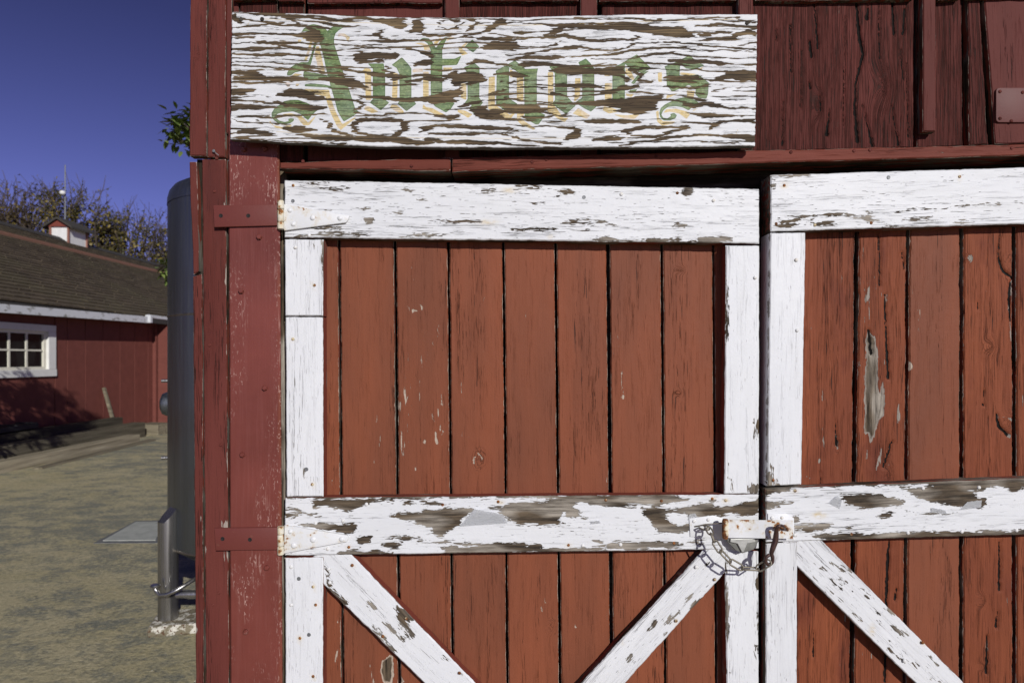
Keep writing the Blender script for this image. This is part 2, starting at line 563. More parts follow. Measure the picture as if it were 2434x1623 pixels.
M = {}
M['plank_red'] = painted_wood('door_red_paint', (0.185, 0.060, 0.031), (0.252, 0.074, 0.034), crack=0.5, hx=12, hy=250, chip=0.10, spec=0.2,
                              chipcol=(0.46, 0.37, 0.29), grain=0.6, streak=0.55, rough=0.62)
M['plank_rough'] = painted_wood('door_red_paint_worn', (0.200, 0.054, 0.025), (0.265, 0.074, 0.031), crack=1.3, hx=8, hy=230, chip=0.5, spec=0.18, gmin=0.25,
                                chipcol=(0.30, 0.26, 0.22), grain=1.25, streak=1.0, rough=0.66, stain=(0.105, 0.024, 0.015))
M['siding'] = painted_wood('siding_maroon_paint', (0.085, 0.021, 0.016), (0.132, 0.036, 0.029), crack=3.0, chip=0.05, spec=0.10, gmin=0.7, hx=3.2, hy=130, knotamt=1.6, edgewear=0.0,
                           grain=1.7, streak=1.0, rough=0.68, tone=0.5)
M['siding_plain'] = painted_wood('siding_maroon_smooth', (0.108, 0.030, 0.024), (0.128, 0.036, 0.029), crack=0.9, chip=0.1, spec=0.12, edgewear=0.0,
                                 grain=0.7, streak=0.5, rough=0.65, tone=0.5)
M['corner'] = painted_wood('corner_board_paint', (0.118, 0.029, 0.022), (0.152, 0.040, 0.031), crack=1.2, chip=0.3, spec=0.15, edgewear=0.2,
                           chipcol=(0.40, 0.33, 0.28), grain=0.9, streak=0.7, rough=0.62, stain=(0.075, 0.020, 0.017))
M['header'] = painted_wood('header_red_paint', (0.150, 0.038, 0.025), (0.190, 0.050, 0.033), crack=1.6, spec=0.15, edgewear=0.4, chip=0.15,
                           grain=1.1, streak=0.9, rough=0.65)
M['white'] = painted_wood('white_paint_flaking', (0.70, 0.71, 0.725), (0.75, 0.757, 0.765), crack=0.5, crackcol=(0.10, 0.09, 0.075),
                          chip=0.62, grain=0.45, streak=0.10, rough=0.5, edgewear=1.2, edgecol=(0.16, 0.14, 0.115), flake=True, tone=0.85)
M['white_sound'] = painted_wood('white_paint_sound', (0.72, 0.73, 0.745), (0.765, 0.772, 0.782), crack=0.42, crackcol=(0.20, 0.185, 0.16),
                                chip=0.05, grain=0.5, streak=0.10, rough=0.5, edgewear=1.2, edgecol=(0.16, 0.14, 0.115), flake=True, tone=0.85)
M['white_streaky'] = painted_wood('white_paint_streaky', (0.695, 0.705, 0.72), (0.755, 0.762, 0.772), crack=1.3, crackcol=(0.10, 0.092, 0.08),
                                  chip=0.35, grain=0.9, streak=0.35, rough=0.55, edgewear=1.2, edgecol=(0.16, 0.14, 0.115), flake=True, tone=0.8)

def wood_mat(name, tone, red=0.0):
    N = NB(name)
    co, x, y, z = N.coords()
    c, g = bare_wood(N, x, y, z, tone)
    if red:
        c = N.mix(N.mr(N.noise(N.vec(N.mul(x, 8.0), N.mul(y, 60.0), N.mul(z, 60.0)), 1, 3), 0.62 - 0.3 * red, 0.66 - 0.3 * red), c, (0.20, 0.048, 0.03))
    return N.bsdf(c, 0.85, 0, N.add(g, N.mul(N.noise(co, 90, 2), 0.4)), 0.0014, 1, 0.2)
M['edge_red'] = wood_mat('board_edge_red', 0.6, 0.9)
M['edge_worn'] = wood_mat('board_edge_worn', 0.55, 0.35)
M['bare'] = wood_mat('bare_grey_wood', 1.0)
M['dark_wood'] = wood_mat('dark_old_wood', 0.22)
def lumber_mat(name, t):
    N = NB(name)
    co, x, y, z = N.coords()
    g1 = N.noise(N.vec(N.mul(x, 1.2), N.mul(y, 26.0), N.mul(z, 26.0)), 1, 4, 0.6)
    c = N.mix(N.mr(g1, 0.3, 0.7), (0.09 * t, 0.075 * t, 0.05 * t), (0.23 * t, 0.20 * t, 0.14 * t))
    return N.bsdf(c, 0.9, 0, g1, 0.004, 1, 0.2)
M['lumber'] = lumber_mat('weathered_lumber', 1.15)
M['lumber_mid'] = lumber_mat('half_shaded_lumber', 0.68)  # darker copy, half shade on the middle timber put into its colour
M['lumber_pale'] = lumber_mat('sunlit_lumber', 1.75)  # pale copy, sunlight on the low timber put into its colour
M['lumber_dark'] = lumber_mat('shaded_lumber', 0.42)  # dark copy, shade over the back of the stack put into its colour

# ------------------------------------------------------------------ metal and other facade materials
def post_mat():
    N = NB('post_red_paint')
    co, x, y, z = N.coords()
    low = N.noise(co, 4, 5, 0.6)
    col = N.mix(N.mr(low, 0.3, 0.7), (0.138, 0.032, 0.023), (0.200, 0.049, 0.036))
    brush = N.noise(N.vec(N.mul(x, 6.0), N.mul(y, 130.0), z), 1, 3)
    col = N.mix(N.mul(N.mr(brush, 0.5, 0.75), 0.35), col, (0.215, 0.068, 0.056))
    area = N.noise(N.vec(N.mul(x, 5.0), N.mul(y, 12.0), z), 1, 2)
    sp = N.noise(N.vec(N.mul(x, 85.0), N.mul(y, 230.0), z), 1, 2, 0.6)
    streak = N.noise(N.vec(N.mul(x, 14.0), N.mul(y, 170.0), z), 1, 3, 0.6)
    edge = N.attr('rim')
    aw = N.m2('MAXIMUM', N.mr(area, 0.50, 0.66), N.mul(edge, 0.9))
    s = N.m2('MAXIMUM', N.mul(N.mr(sp, 0.60, 0.67), aw), N.mul(N.mr(streak, 0.60, 0.72), N.mul(aw, 0.75)))
    col = N.mix(N.mul(s, 0.75), col, (0.52, 0.33, 0.28))
    rust = N.mul(N.mr(edge, 0.55, 0.95), N.mr(N.noise(N.vec(N.mul(x, 9.0), N.mul(y, 60.0), z), 1, 3), 0.45, 0.6))
    col = N.mix(N.mul(rust, 0.35), col, (0.20, 0.065, 0.02))
    h = N.add(N.mul(brush, 0.6), N.add(N.mul(N.noise(co, 26, 3), 0.8), N.mul(s, 0.2)))
    return N.bsdf(col, 0.42, 0, h, 0.0007, 1, 0.45)
M['post'] = post_mat()

def painted_metal(name, base, rust_amt, rough=0.45, cream=0.5):
    N = NB(name)
    co, x, y, z = N.coords()
    n1 = N.noise(co, 38, 4, 0.6)
    n2 = N.noise(co, 120, 3, 0.6)
    rim = N.attr('rim')
    v = N.add(N.mul(n1, 0.8), N.add(N.mul(n2, 0.25), N.mul(rim, 0.30)))
    t = 0.80 - 0.28 * rust_amt
    halo = N.mr(v, t - 0.10, t + 0.02)
    r = N.mr(v, t, t + 0.05)
    col = N.mix(N.mul(halo, cream), base, (0.62, 0.50, 0.28))
    rc = N.mix(N.mr(n2, 0.35, 0.65), (0.07, 0.024, 0.012), (0.33, 0.13, 0.035))
    col = N.mix(r, col, rc)
    return N.bsdf(col, N.mr(r, 0, 1, rough, 0.9), 0, N.add(N.mul(r, -0.4), N.add(N.mul(n2, 0.4), N.mul(n1, 0.5))), 0.0008, 1, 0.4)
M['white_metal'] = painted_metal('white_painted_steel', (0.73, 0.735, 0.735), 0.11, 0.45, 0.4)
M['white_metal_rusty'] = painted_metal('white_steel_rusty', (0.70, 0.66, 0.55), 0.62, 0.5, 0.75)
M['white_hasp'] = painted_metal('white_hasp_steel', (0.76, 0.765, 0.77), 0.32)
M['red_metal'] = painted_metal('red_painted_steel', (0.150, 0.036, 0.028), 0.22, 0.5, 0.12)
M['nail_white'] = painted_metal('nail_white_paint', (0.72, 0.715, 0.70), 0.15)
M['nail_rust'] = painted_metal('nail_rusting', (0.52, 0.44, 0.28), 0.42)

def metal(name, col, rough, metallic=1.0, scale=30, var=0.3):
    N = NB(name)
    co, x, y, z = N.coords()
    n = N.noise(co, scale, 4, 0.6)
    c = N.mix(N.mr(n, 0.3, 0.7), tuple(v * (1 - var) for v in col), tuple(min(1, v * (1 + var)) for v in col))
    return N.bsdf(c, N.mr(n, 0.3, 0.7, rough * 0.85, rough * 1.15), metallic, n, 0.0003, 1, 0.5)
M['zinc'] = metal('zinc_chain', (0.20, 0.175, 0.135), 0.5, 0.5, 120, 0.3)
M['hole_dark'] = metal('hole_shade', (0.012, 0.009, 0.008), 0.8, 0.0)  # near-black disc colour in place of the shade inside a screw hole
M['zinc_dull'] = metal('dull_grey_screw', (0.20, 0.205, 0.21), 0.6, 0.5, 200, 0.3)
M['cast_alu'] = metal('cast_aluminium', (0.46, 0.46, 0.43), 0.5, 0.35, 60, 0.12)
M['cast_dark'] = metal('cast_aluminium_shaded', (0.22, 0.22, 0.20), 0.6, 0.3, 60, 0.2)  # darker copy of the cast metal, recess shade round the star as colour
M['brown_hook'] = metal('brown_oxidised_steel', (0.075, 0.040, 0.032), 0.38, 0.3, 70, 0.4)

# ------------------------------------------------------------------ the barn front
barn = empty('barn', (0.6, 1.95, 0))
tag(barn, 'weathered red barn front with white framed double doors, filling most of the view', 'barn')

def solid(name, x0, x1, y0, y1, z0, z1, m, parent, bev=0.0):
    bm = bmesh.new()
    add_box(bm, ((x0 + x1) / 2, (y0 + y1) / 2, (z0 + z1) / 2), (x1 - x0, y1 - y0, z1 - z0), None, bev)
    return bm_obj(name, bm, m, parent)

XR = 2.45                                               # right end of the barn, out of the frame
solid('wall', -0.80, XR, 1.975, 2.05, 0.0, 3.6, M['dark_wood'], barn)  # dark backing added behind the boards to stop light leaking through
sw = solid('side_wall', -0.80, -0.72, 2.052, 3.5, 0.0, 3.55, M['siding_plain'], barn)
solid('side_wall', XR - 0.08, XR, 2.052, 3.5, 0.0, 3.55, M['siding_plain'], barn)
bm = bmesh.new()
add_prism(bm, [(-0.86, 3.56), (XR + 0.06, 3.56), (XR + 0.06, 3.63), (-0.86, 3.63)], 1.80, 3.6)
bm_obj('roof', bm, M['dark_wood'], barn)

# corner boards at the left end
cb = lambda q, Y, m='corner', **k: board('corner_board', q, Y, 0.03, 'v', [M[m], M['edge_worn']], barn, **{**dict(wob=0.0016, res=0.03), **k})
cb([(454, -720), (494, -720), (490, 371), (449, 371)], 1.862, knots=[(470, 120, 12, 40)])
cb([(497, -720), (537, -720), (535, 374), (492, 374)], 1.866)
cb([(539, -720), (556, -720), (549, 318), (536, 318)], 1.872, 'siding_plain')
cb([(448, 384), (469, 384), (472, 645), (458, 655)], 1.868, wob=0.0025,
   wear=[('s', [(464, 520, 1.2), (464, 530, 1.5)]), ('s', [(462, 625, 1), (462, 640, 1.5)])])
cb([(457, 657), (480, 650), (486, 2150), (468, 2150)], 1.872, wob=0.0022,
   wear=[('s', [(476, 1218, 2.5), (474, 1250, 2)]), ('s', [(466, 1480, 2), (468, 1510, 3)])])
cb([(479, 378), (536, 378), (547, 2150), (492, 2150)], 1.866, lump=0.0012,
   wear=[('s', [(536, 600, 1), (537, 660, 3), (538, 690, 1)]), ('s', [(541, 1230, 2), (540, 1255, 5)]),
         ('s', [(490, 1300, 2), (492, 1325, 5)]), ('s', [(534, 1312, 8), (541, 1330, 2)]), ('e', 531, 470, 538, 487),
         ('s', [(540, 1040, 1), (541, 1130, 2)]), ('s', [(543, 1380, 1), (544, 1430, 2)])])
cb([(466, 378), (500, 378), (512, 2150), (475, 2150)], 1.889, 'dark_wood')
board('post_edge', [(478, 380), (497, 380), (508, 2150), (486, 2150)], 1.893, 0.02, 'v', [M['bare'], M['dark_wood']], barn, res=0.05)

# painted steel post that carries the hinges
post = board('steel_post', [(541, 250), (662, 250), (672, 2150), (548, 2150)], 1.857, 0.010, 'v', [M['post'], M['post']], barn, wob=0.0003,
             cham=0.005, res=0.012, lump=0.0009)
def set_rim(o, f):
    me = o.data
    a = me.attributes.new('rim', 'FLOAT', 'POINT')
    a.data.foreach_set('value', np.array([f(v.co) for v in me.vertices], np.float32))
hw = 0.0695
set_rim(post, lambda c: max(0.0, min(1.0, (-c.y - hw + 0.020) / 0.020)))
board('jamb', [(655, 400), (681, 400), (690, 2150), (664, 2150)], 1.905, 0.05, 'v', [M['bare'], M['dark_wood']], barn, res=0.03, wob=0.002)

def on_face(px, py, Y, rz=0.0):
    p = W(px, py, Y)
    return Matrix.Translation(p) @ Matrix.Rotation(math.radians(90), 4, 'X') @ Matrix.Rotation(rz, 4, 'Z')

def lathe_mesh(name, prof, seg, m, smooth=40, rim=None):
    bm = bmesh.new()
    add_lathe(bm, prof, None, seg)
    me = bpy.data.meshes.new(name)
    bm.normal_update()
    bm.to_mesh(me)
    bm.free()
    me.polygons.foreach_set('use_smooth', [True] * len(me.polygons))
    me.set_sharp_from_angle(angle=math.radians(smooth))
    me.materials.append(m)
    if rim is not None:
        a = me.attributes.new('rim', 'FLOAT', 'POINT')
        a.data.foreach_set('value', np.full(len(me.vertices), rim, np.float32))
    return me

bolt_me = lathe_mesh('bolt', [(0.0, 0.0085), (0.0052, 0.0083), (0.0076, 0.0055), (0.0078, -0.001)], 6, M['post'], 30)
bolt_px = [(617, 564), (574, 692), (630, 922), (577, 1080), (635, 1348), (585, 1500), (580, 356), (630, 355)]
for px, py in bolt_px:
    link('bolt', bolt_me, [], barn, on_face(px, py, 1.857, random.uniform(0, 1)))
screw_me = lathe_mesh('screw', [(0.0, 0.0012), (0.003, 0.0022), (0.0046, 0.0008), (0.0048, -0.001)], 10, M['corner'], 30)
for px, py in [(510, 455), (525, 1057), (521, 1408), (506, 1437), (498, 820), (515, 376)]:
    link('screw', screw_me, [], barn, on_face(px, py, 1.8655))
bm = bmesh.new()                                        # bent nails
add_tube(bm, [W(508, 359, 1.860), W(514, 365, 1.856), W(520, 370, 1.858)], 0.0012, 6)
add_lathe(bm, [(0, 0.0015), (0.004, 0.001), (0.004, -0.001)], on_face(508, 359, 1.860), 8)
bm_obj('bent_nail', bm, M['zinc_dull'], barn)

# upper siding, battens, header
random.seed(11)
sd = [(553, 567, 'siding_plain'), (569, 659, 'siding'), (662, 721, 'siding'), (730, 1064, 'siding_plain'), (1068, 1384, 'siding'),
      (1430, 1762, 'siding')]
for a, b, m in sd:
    board('plank', [(a, -60), (b, -60), (b, 384), (a, 384)], 1.885, 0.025, 'v', [M[m], M['edge_worn']], barn, res=0.03, wob=0.002)
big = board('plank', [(1786, -60), (2176, -60), (2173, 352), (1786, 362)], 1.885, 0.025, 'v', [M['siding'], M['edge_worn']], barn, res=0.0036,
            wob=0.0025, knots=[(2097, 208, 46, 78), (1945, 250, 16, 60)], lump=0.0016, splits=[
            [(2036, 0, 2), (2042, 70, 4), (2052, 130, 4), (2034, 200, 2), (2032, 262, 3), (2040, 335, 5)], [(2064, 18, 2), (2062, 45, 4)], [(2122, 0, 3), (2126, 82, 3)], [(2152, 22, 3), (2148, 82, 3)],
            [(1936, 5, 1.5), (1945, 115, 2.5)], [(1926, 100, 3), (1930, 135, 3)], [(1972, 260, 1), (1966, 320, 4)], [(1860, 240, 1), (1861, 345, 2)], [(1879, 60, 1.5), (1880, 170, 2)], [(1845, 70, 1), (1846, 95, 2)],
            [(2090, 20, 1), (2092, 140, 2)], [(2140, 120, 1), (2150, 190, 2)], [(2155, 150, 1), (2160, 330, 2)], [(2120, 250, 1), (2136, 345, 2.5)], [(2050, 250, 1), (2075, 345, 3)], [(1925, 195, 2), (1927, 210, 3)], [(1950, 228, 1.5), (1951, 262, 2)],
            [(2010, 40, 1), (2005, 300, 1.5)], [(1905, 120, 1), (1903, 260, 1.5)]])
board('plank', [(2180, -60), (2286, -60), (2290, 348), (2180, 352)], 1.888, 0.025, 'v', [M['siding'], M['edge_worn']], barn, res=0.02, wob=0.002)
board('plank', [(2299, -60), (2326, -60), (2352, 345), (2303, 347)], 1.884, 0.025, 'v', [M['siding'], M['edge_worn']], barn, res=0.012, wob=0.004)
board('plank', [(2333, -60), (2470, -60), (2470, 340), (2366, 344)], 1.882, 0.025, 'v', [M['siding_plain'], M['edge_worn']], barn, res=0.02, wob=0.004)
xs = [2476, 2640, 2810, 2990, 3140, 3330]
for a, b in zip(xs[:-1], xs[1:]):
    board('plank', [(a, -720), (b - 6, -720), (b - 6, 340), (a, 340)], 1.884, 0.025, 'v', [M['siding'], M['edge_worn']], barn, res=0.06)
for a, b, yb, Y in [(1056, 1092, 378, 1.862), (1379, 1420, 370, 1.862), (1755, 1791, 356, 1.860), (2193, 2226, 313, 1.858)]:
    board('batten', [(a, -720), (b, -720), (b, yb), (a + 1, yb)], Y, 0.024, 'v', [M['siding_plain'], M['edge_worn']], barn, res=0.03, wob=0.0012)
up = [(553, 656, 2), (660, 722, 4), (729, 1053, 9), (1095, 1376, 4), (1424, 1752, 5), (1794, 2172, 4), (2230, 2286, 1), (2300, 2470, -4)]
for a, b, yb in up:                                     # next course of boards, lapping over the lower one
    board('plank', [(a, -720), (b, -720), (b, yb - random.uniform(0, 5)), (a, yb)], 1.866, 0.018, 'v', [M['siding_plain'], M['edge_worn']],
          barn, res=0.03, wob=0.004)
board('header_beam', [(664, 385), (1071, 374), (1071, 407), (664, 402)], 1.845, 0.10, 'h', [M['header'], M['edge_worn']], barn, res=0.02, wob=0.003)
board('header_beam', [(1073, 374), (3100, 326), (3100, 352), (1073, 409)], 1.845, 0.10, 'h', [M['header'], M['edge_worn']], barn, res=0.02, wob=0.003)
board('lintel_board', [(664, 395), (3100, 345), (3100, 470), (664, 470)], 1.955, 0.018, 'h', [M['dark_wood'], M['dark_wood']], barn, res=0.05, wob=0.003)
for px, py in [(1265, 385), (1299, 379), (1560, 372), (1880, 362), (2030, 359), (2068, 357), (2405, 352), (978, 395), (720, 384)]:
    link('screw', screw_me, [], barn, on_face(px, py, 1.8445))

# small screwed plate at the right
bm = bmesh.new()
P = []
x0, y0, x1, y1, r = 2368, 209, 2452, 291, 8
for cx_, cy_, a0 in [(x1 - r, y0 + r, 0), (x0 + r, y0 + r, 90), (x0 + r, y1 - r, 180), (x1 - r, y1 - r, 270)]:
    for k in range(4):
        a = math.radians(a0 + k * 30)
        w = W(cx_ + r * math.cos(a), cy_ - r * math.sin(a), 1.876)
        P.append((w.x, w.z))
add_prism(bm, P, 1.876, 1.882, 0.001)
bm_obj('cover_plate', bm, painted_metal('plate_maroon', (0.125, 0.037, 0.030), 0.1, 0.6, 0.0), barn, smooth=30)
for px, py in [(2377, 218), (2377, 282), (2431, 220), (2404, 288), (2443, 283)]:
    link('screw', screw_me, [], barn, on_face(px, py, 1.8755))

# ------------------------------------------------------------------ doors
random.seed(5)
def door_part(name, quad, Y, th, axis, mats, parent, **k):
    return board(name, quad, Y, th, axis, [M[mats[0]], M[mats[1]]], parent, **k)

def make_door(x0, x1, ytop, Yf, label):
    a, b = W(x0, ytop, Yf), W(x1, 2120, Yf)
    bm = bmesh.new()
    o = Vector((a.x, Yf + 0.08, 0))
    add_box(bm, ((b.x - a.x) / 2, 0, (a.z + b.z) / 2), (b.x - a.x, 0.014, a.z - b.z))
    d = bm_obj('door', bm, M['dark_wood'], barn, Matrix.Translation(o))
    d['label'] = label
    WORLD[d.name] = Matrix.Translation(o)
    return d
YL, YR = 1.870, 1.845
dl = make_door(680, 1800, 440, YL, 'left barn door with white frame and a white V of two braces')
dr = make_door(1834, 2950, 410, YR, 'right barn door, hung higher, with rough split red planks')

PL = YL + 0.042
gt = [805, 938, 1065, 1196, 1320, 1445, 1573, 1696]
gb = [818, 954, 1081, 1211, 1337, 1459, 1586, 1706]
gw = [3, 5, 5.5, 4, 4, 4.5, 7, 4.5, 4]
edges_t, edges_b = [762] + gt + [1745], [758] + gb + [1750]
ch = [
 [('s', [(812, 905, 1), (816, 1020, 1.5), (815, 1100, 1)]), ('s', [(788, 1138, 1.5), (788, 1150, 2)]), ('s', [(808, 1530, 1), (800, 1560, 3), (797, 1575, 2)]), ('s', [(812, 1440, 1), (803, 1480, 1)])],
 [('s', [(893, 975, 1.5), (894, 1005, 2)]), ('s', [(904, 1030, 1), (903, 1060, 1.5)]), ('s', [(889, 1085, 1), (889, 1100, 2)]), ('s', [(918, 1010, 1), (918, 1035, 1)]),
  ('s', [(928, 1085, 1), (929, 1110, 2)]), ('p', [(906, 1570), (925, 1556), (934, 1557), (935, 1600), (930, 1625), (910, 1620), (904, 1598)]), ('s', [(880, 1580, 1), (886, 1620, 4)])],
 [('s', [(1049, 935, 2), (1050, 962, 3)]), ('s', [(1027, 985, 2), (1033, 1002, 3)]), ('s', [(1044, 974, 2), (1040, 990, 2)]), ('s', [(1036, 1028, 3), (1038, 1052, 5)]),
  ('s', [(1007, 1043, 2), (1010, 1049, 4)]), ('s', [(1046, 1008, 2), (1048, 1022, 3)]), ('s', [(1053, 1025, 2), (1050, 1035, 2)]), ('s', [(980, 628, 1), (983, 668, 1.5)]),
  ('e', 978, 733, 993, 743), ('s', [(969, 728, 1), (972, 748, 1.5)]), ('s', [(1040, 770, 1.5), (1041, 800, 2)]), ('s', [(1053, 828, 2), (1053, 850, 1)]), ('s', [(988, 1108, 1), (988, 1116, 2)]),
  ('s', [(949, 1590, 2), (955, 1620, 6)]), ('s', [(967, 1612, 1), (969, 1625, 2)]), ('s', [(1000, 725, 2), (1003, 735, 2)])],
 [('s', [(1128, 1085, 2), (1126, 1100, 3)]), ('s', [(1136, 1078, 2), (1146, 1090, 2)]), ('s', [(1155, 1108, 1), (1154, 1116, 1)])],
 [('s', [(1295, 1420, 1), (1298, 1432, 3)]), ('s', [(1287, 1440, 2), (1288, 1452, 2)]), ('e', 1136, 1566, 1146, 1580)],
 [('s', [(1365, 1475, 1), (1367, 1490, 3)])],
 [('s', [(1478, 880, 0.8), (1478, 935, 0.8)]), ('e', 1475, 940, 1484, 948)],
 [], []]
kn = {3: [(1140, 1092, 24, 34)], 7: [(1618, 642, 22, 14), (1614, 933, 14, 14)], 4: [(1310, 1490, 16, 26)]}
for i in range(9):
    a0, a1 = edges_t[i] + (gw[i] / 2 if i else 0), edges_t[i + 1] - gw[i + 1 if i < 8 else 8] / 2
    b0, b1 = edges_b[i] + (gw[i] / 2 if i else 0), edges_b[i + 1] - gw[i + 1 if i < 8 else 8] / 2
    door_part('plank', [(a0, 545), (a1, 545), (b1, 2110), (b0, 2110)], PL + random.uniform(-0.0012, 0.0016), 0.022, 'v',
              ('plank_red', 'edge_worn'), dl, res=0.0045 if ch[i] else (0.008 if i in kn else 0.012), wob=0.0022, cham=0.0035, wear=ch[i] or None, knots=kn.get(i),
              twist=random.uniform(-0.0008, 0.0008))

# white frame of the left door
E = 'e'
top_chips = [(735, 431, 771, 440), (780, 446, 824, 453), (960, 448, 980, 454), (866, 517, 887, 531), (748, 538, 792, 546), (768, 552, 818, 560),
             (846, 555, 876, 561), (961, 555, 1033, 562), (1057, 523, 1116, 528), (1226, 542, 1295, 550), (1232, 441, 1295, 450), (1146, 451, 1176, 457),
             (1322, 451, 1365, 462), (1624, 448, 1648, 463), (1353, 524, 1419, 533), (1374, 541, 1404, 546), (1448, 533, 1475, 537),
             (1600, 535, 1624, 541), (1418, 562, 1463, 576), (1505, 566, 1625, 579), (1663, 563, 1731, 578), (709, 439, 721, 443), (1000, 472, 1012, 476),
             (700, 556, 711, 562), (1308, 466, 1330, 470), (1266, 480, 1318, 483), (940, 503, 955, 508), (854, 493, 868, 497), (770, 498, 784, 503)]
door_part('rail', [(675, 427), (1806, 448), (1806, 580), (675, 565)], YL, 0.040, 'h', ('white', 'edge_worn'), dl, res=0.006, wob=0.0022,
          wear=[(E, *c) for c in top_chips], seed=3.3)
door_part('stile', [(676, 568), (769, 569), (768, 751), (677, 751)], YL + 0.001, 0.040, 'v', ('white_sound', 'edge_red'), dl, res=0.012, wob=0.0012,
          wear=[(E, 763, 570, 772, 630), ('s', [(746, 582, 1), (749, 590, 2)])])
door_part('stile', [(678, 753), (768, 753), (769, 1180), (680, 1181)], YL + 0.0005, 0.040, 'v', ('white_sound', 'edge_red'), dl, res=0.012, wob=0.0012,
          wear=[('s', [(728, 1118, 4), (728, 1138, 3)])])
door_part('stile', [(1725, 583), (1806, 583), (1805, 1174), (1721, 1174)], YL + 0.001, 0.040, 'v', ('white_sound', 'edge_red'), dl, res=0.010, wob=0.0014,
          wear=[(E, 1722, 700, 1731, 790), ('s', [(1735, 1100, 2), (1737, 1112, 2)]), ('s', [(1733, 1140, 3), (1745, 1145, 2)]), ('s', [(1738, 1155, 3), (1744, 1165, 3)]),
                (E, 1775, 1150, 1806, 1176), (E, 1793, 995, 1812, 1040)])
mid_bare = [
 ('p', [(742, 1188), (780, 1185), (936, 1183), (936, 1194), (862, 1200), (847, 1208), (834, 1214), (800, 1209), (775, 1203), (746, 1206)]),
 ('p', [(1000, 1193), (1040, 1191), (1070, 1196), (1040, 1201), (1010, 1199)]), (E, 960, 1194, 985, 1200),
 ('p', [(928, 1230), (946, 1218), (991, 1218), (1039, 1210), (1118, 1205), (1126, 1211), (1099, 1230), (1091, 1250), (1070, 1262), (1048, 1275),
        (1027, 1269), (1023, 1250), (988, 1246), (984, 1240), (959, 1235)]),
 ('p', [(1157, 1208), (1200, 1203), (1211, 1194), (1240, 1192), (1290, 1193), (1340, 1178), (1420, 1174), (1610, 1172), (1612, 1182), (1640, 1187),
        (1600, 1192), (1575, 1200), (1500, 1195), (1478, 1200), (1512, 1204), (1500, 1207), (1440, 1205), (1400, 1200), (1395, 1192), (1370, 1194),
        (1365, 1206), (1385, 1213), (1375, 1222), (1400, 1230), (1365, 1234), (1345, 1228), (1340, 1215), (1330, 1235), (1345, 1244), (1340, 1250),
        (1300, 1246), (1240, 1248), (1225, 1245), (1207, 1233), (1190, 1215)]),
 ('p', [(1525, 1209), (1600, 1209), (1640, 1203), (1660, 1195), (1700, 1192), (1690, 1204), (1715, 1206), (1735, 1200), (1806, 1185), (1806, 1226),
        (1750, 1222), (1735, 1220), (1700, 1230), (1640, 1236), (1635, 1222), (1600, 1218), (1583, 1225), (1590, 1240), (1612, 1250), (1635, 1246),
        (1640, 1262), (1610, 1268), (1565, 1262), (1550, 1245), (1530, 1225), (1525, 1215)]),
 ('p', [(702, 1243), (845, 1245), (848, 1262), (830, 1271), (807, 1264), (759, 1255), (717, 1250)]),
 ('p', [(842, 1278), (882, 1273), (880, 1290), (860, 1293)]), ('p', [(800, 1320), (808, 1313), (854, 1304), (866, 1312), (896, 1308), (931, 1314), (925, 1322)]),
 (E, 915, 1288, 955, 1302), (E, 979, 1284, 1060, 1290), (E, 931, 1273, 988, 1281), ('p', [(1040, 1302), (1070, 1300), (1180, 1291), (1230, 1292), (1290, 1296), (1285, 1303), (1340, 1303), (1345, 1316), (1060, 1316)]),
 ('p', [(1340, 1303), (1440, 1297), (1460, 1286), (1560, 1288), (1640, 1291), (1620, 1299), (1575, 1304), (1480, 1305), (1350, 1312)]),
 (E, 1412, 1284, 1434, 1291), (E, 678, 1205, 696, 1210), (E, 730, 1222, 750, 1226), (E, 678, 1216, 715, 1220), (E, 1640, 1283, 1670, 1291), (E, 676, 1225, 704, 1236),
 ('p', [(680, 1174), (1345, 1174), (1340, 1182), (680, 1186)])]
door_part('rail', [(676, 1182), (1805, 1174), (1805, 1305), (676, 1321)], YL, 0.040, 'h', ('white', 'edge_red'), dl, res=0.0055, wob=0.0016,
          wear=mid_bare, seed=8.1)
door_part('stile', [(677, 1325), (769, 1324), (765, 2000), (678, 2000)], YL + 0.0005, 0.040, 'v', ('white_sound', 'edge_red'), dl, res=0.012, wob=0.0014)
door_part('stile', [(1722, 1309), (1805, 1309), (1806, 2000), (1732, 2000)], YL + 0.001, 0.040, 'v', ('white_sound', 'edge_red'), dl, res=0.010, wob=0.0022,
          wear=[(E, 1716, 1330, 1731, 1366), (E, 1795, 1370, 1810, 1400), (E, 1722, 1395, 1732, 1500), (E, 1798, 1470, 1806, 1500), (E, 1796, 1530, 1806, 1560),
                ('s', [(1727, 1595, 3), (1734, 1600, 2)])])
door_part('rail', [(676, 2003), (1805, 2003), (1805, 2120), (676, 2120)], YL, 0.040, 'h', ('white', 'edge_red'), dl, res=0.02, wob=0.002)
door_part('brace', [(791, 1270), (1270, 1768), (1185, 1797), (722, 1346)], YL + 0.004, 0.035, 'h', ('white_sound', 'edge_red'), dl, res=0.008, wob=0.0026, cham=0.004,
          wear=[('p', [(936, 1438), (960, 1445), (985, 1470), (965, 1480), (945, 1465)]), ('p', [(943, 1465), (965, 1475), (985, 1512), (978, 1516), (955, 1490)]),
                ('s', [(874, 1430, 3), (890, 1446, 5)]), ('s', [(916, 1480, 4), (938, 1502, 7)]), ('s', [(942, 1512, 3), (960, 1520, 5)]),
                ('s', [(775, 1398, 5), (822, 1432, 7)]), ('s', [(885, 1488, 4), (935, 1543, 6)]), ('s', [(1088, 1594, 4), (1098, 1606, 4)]), ('s', [(1055, 1560, 2), (1070, 1570, 3)]),
                ('s', [(775, 1345, 4), (784, 1390, 5)])])
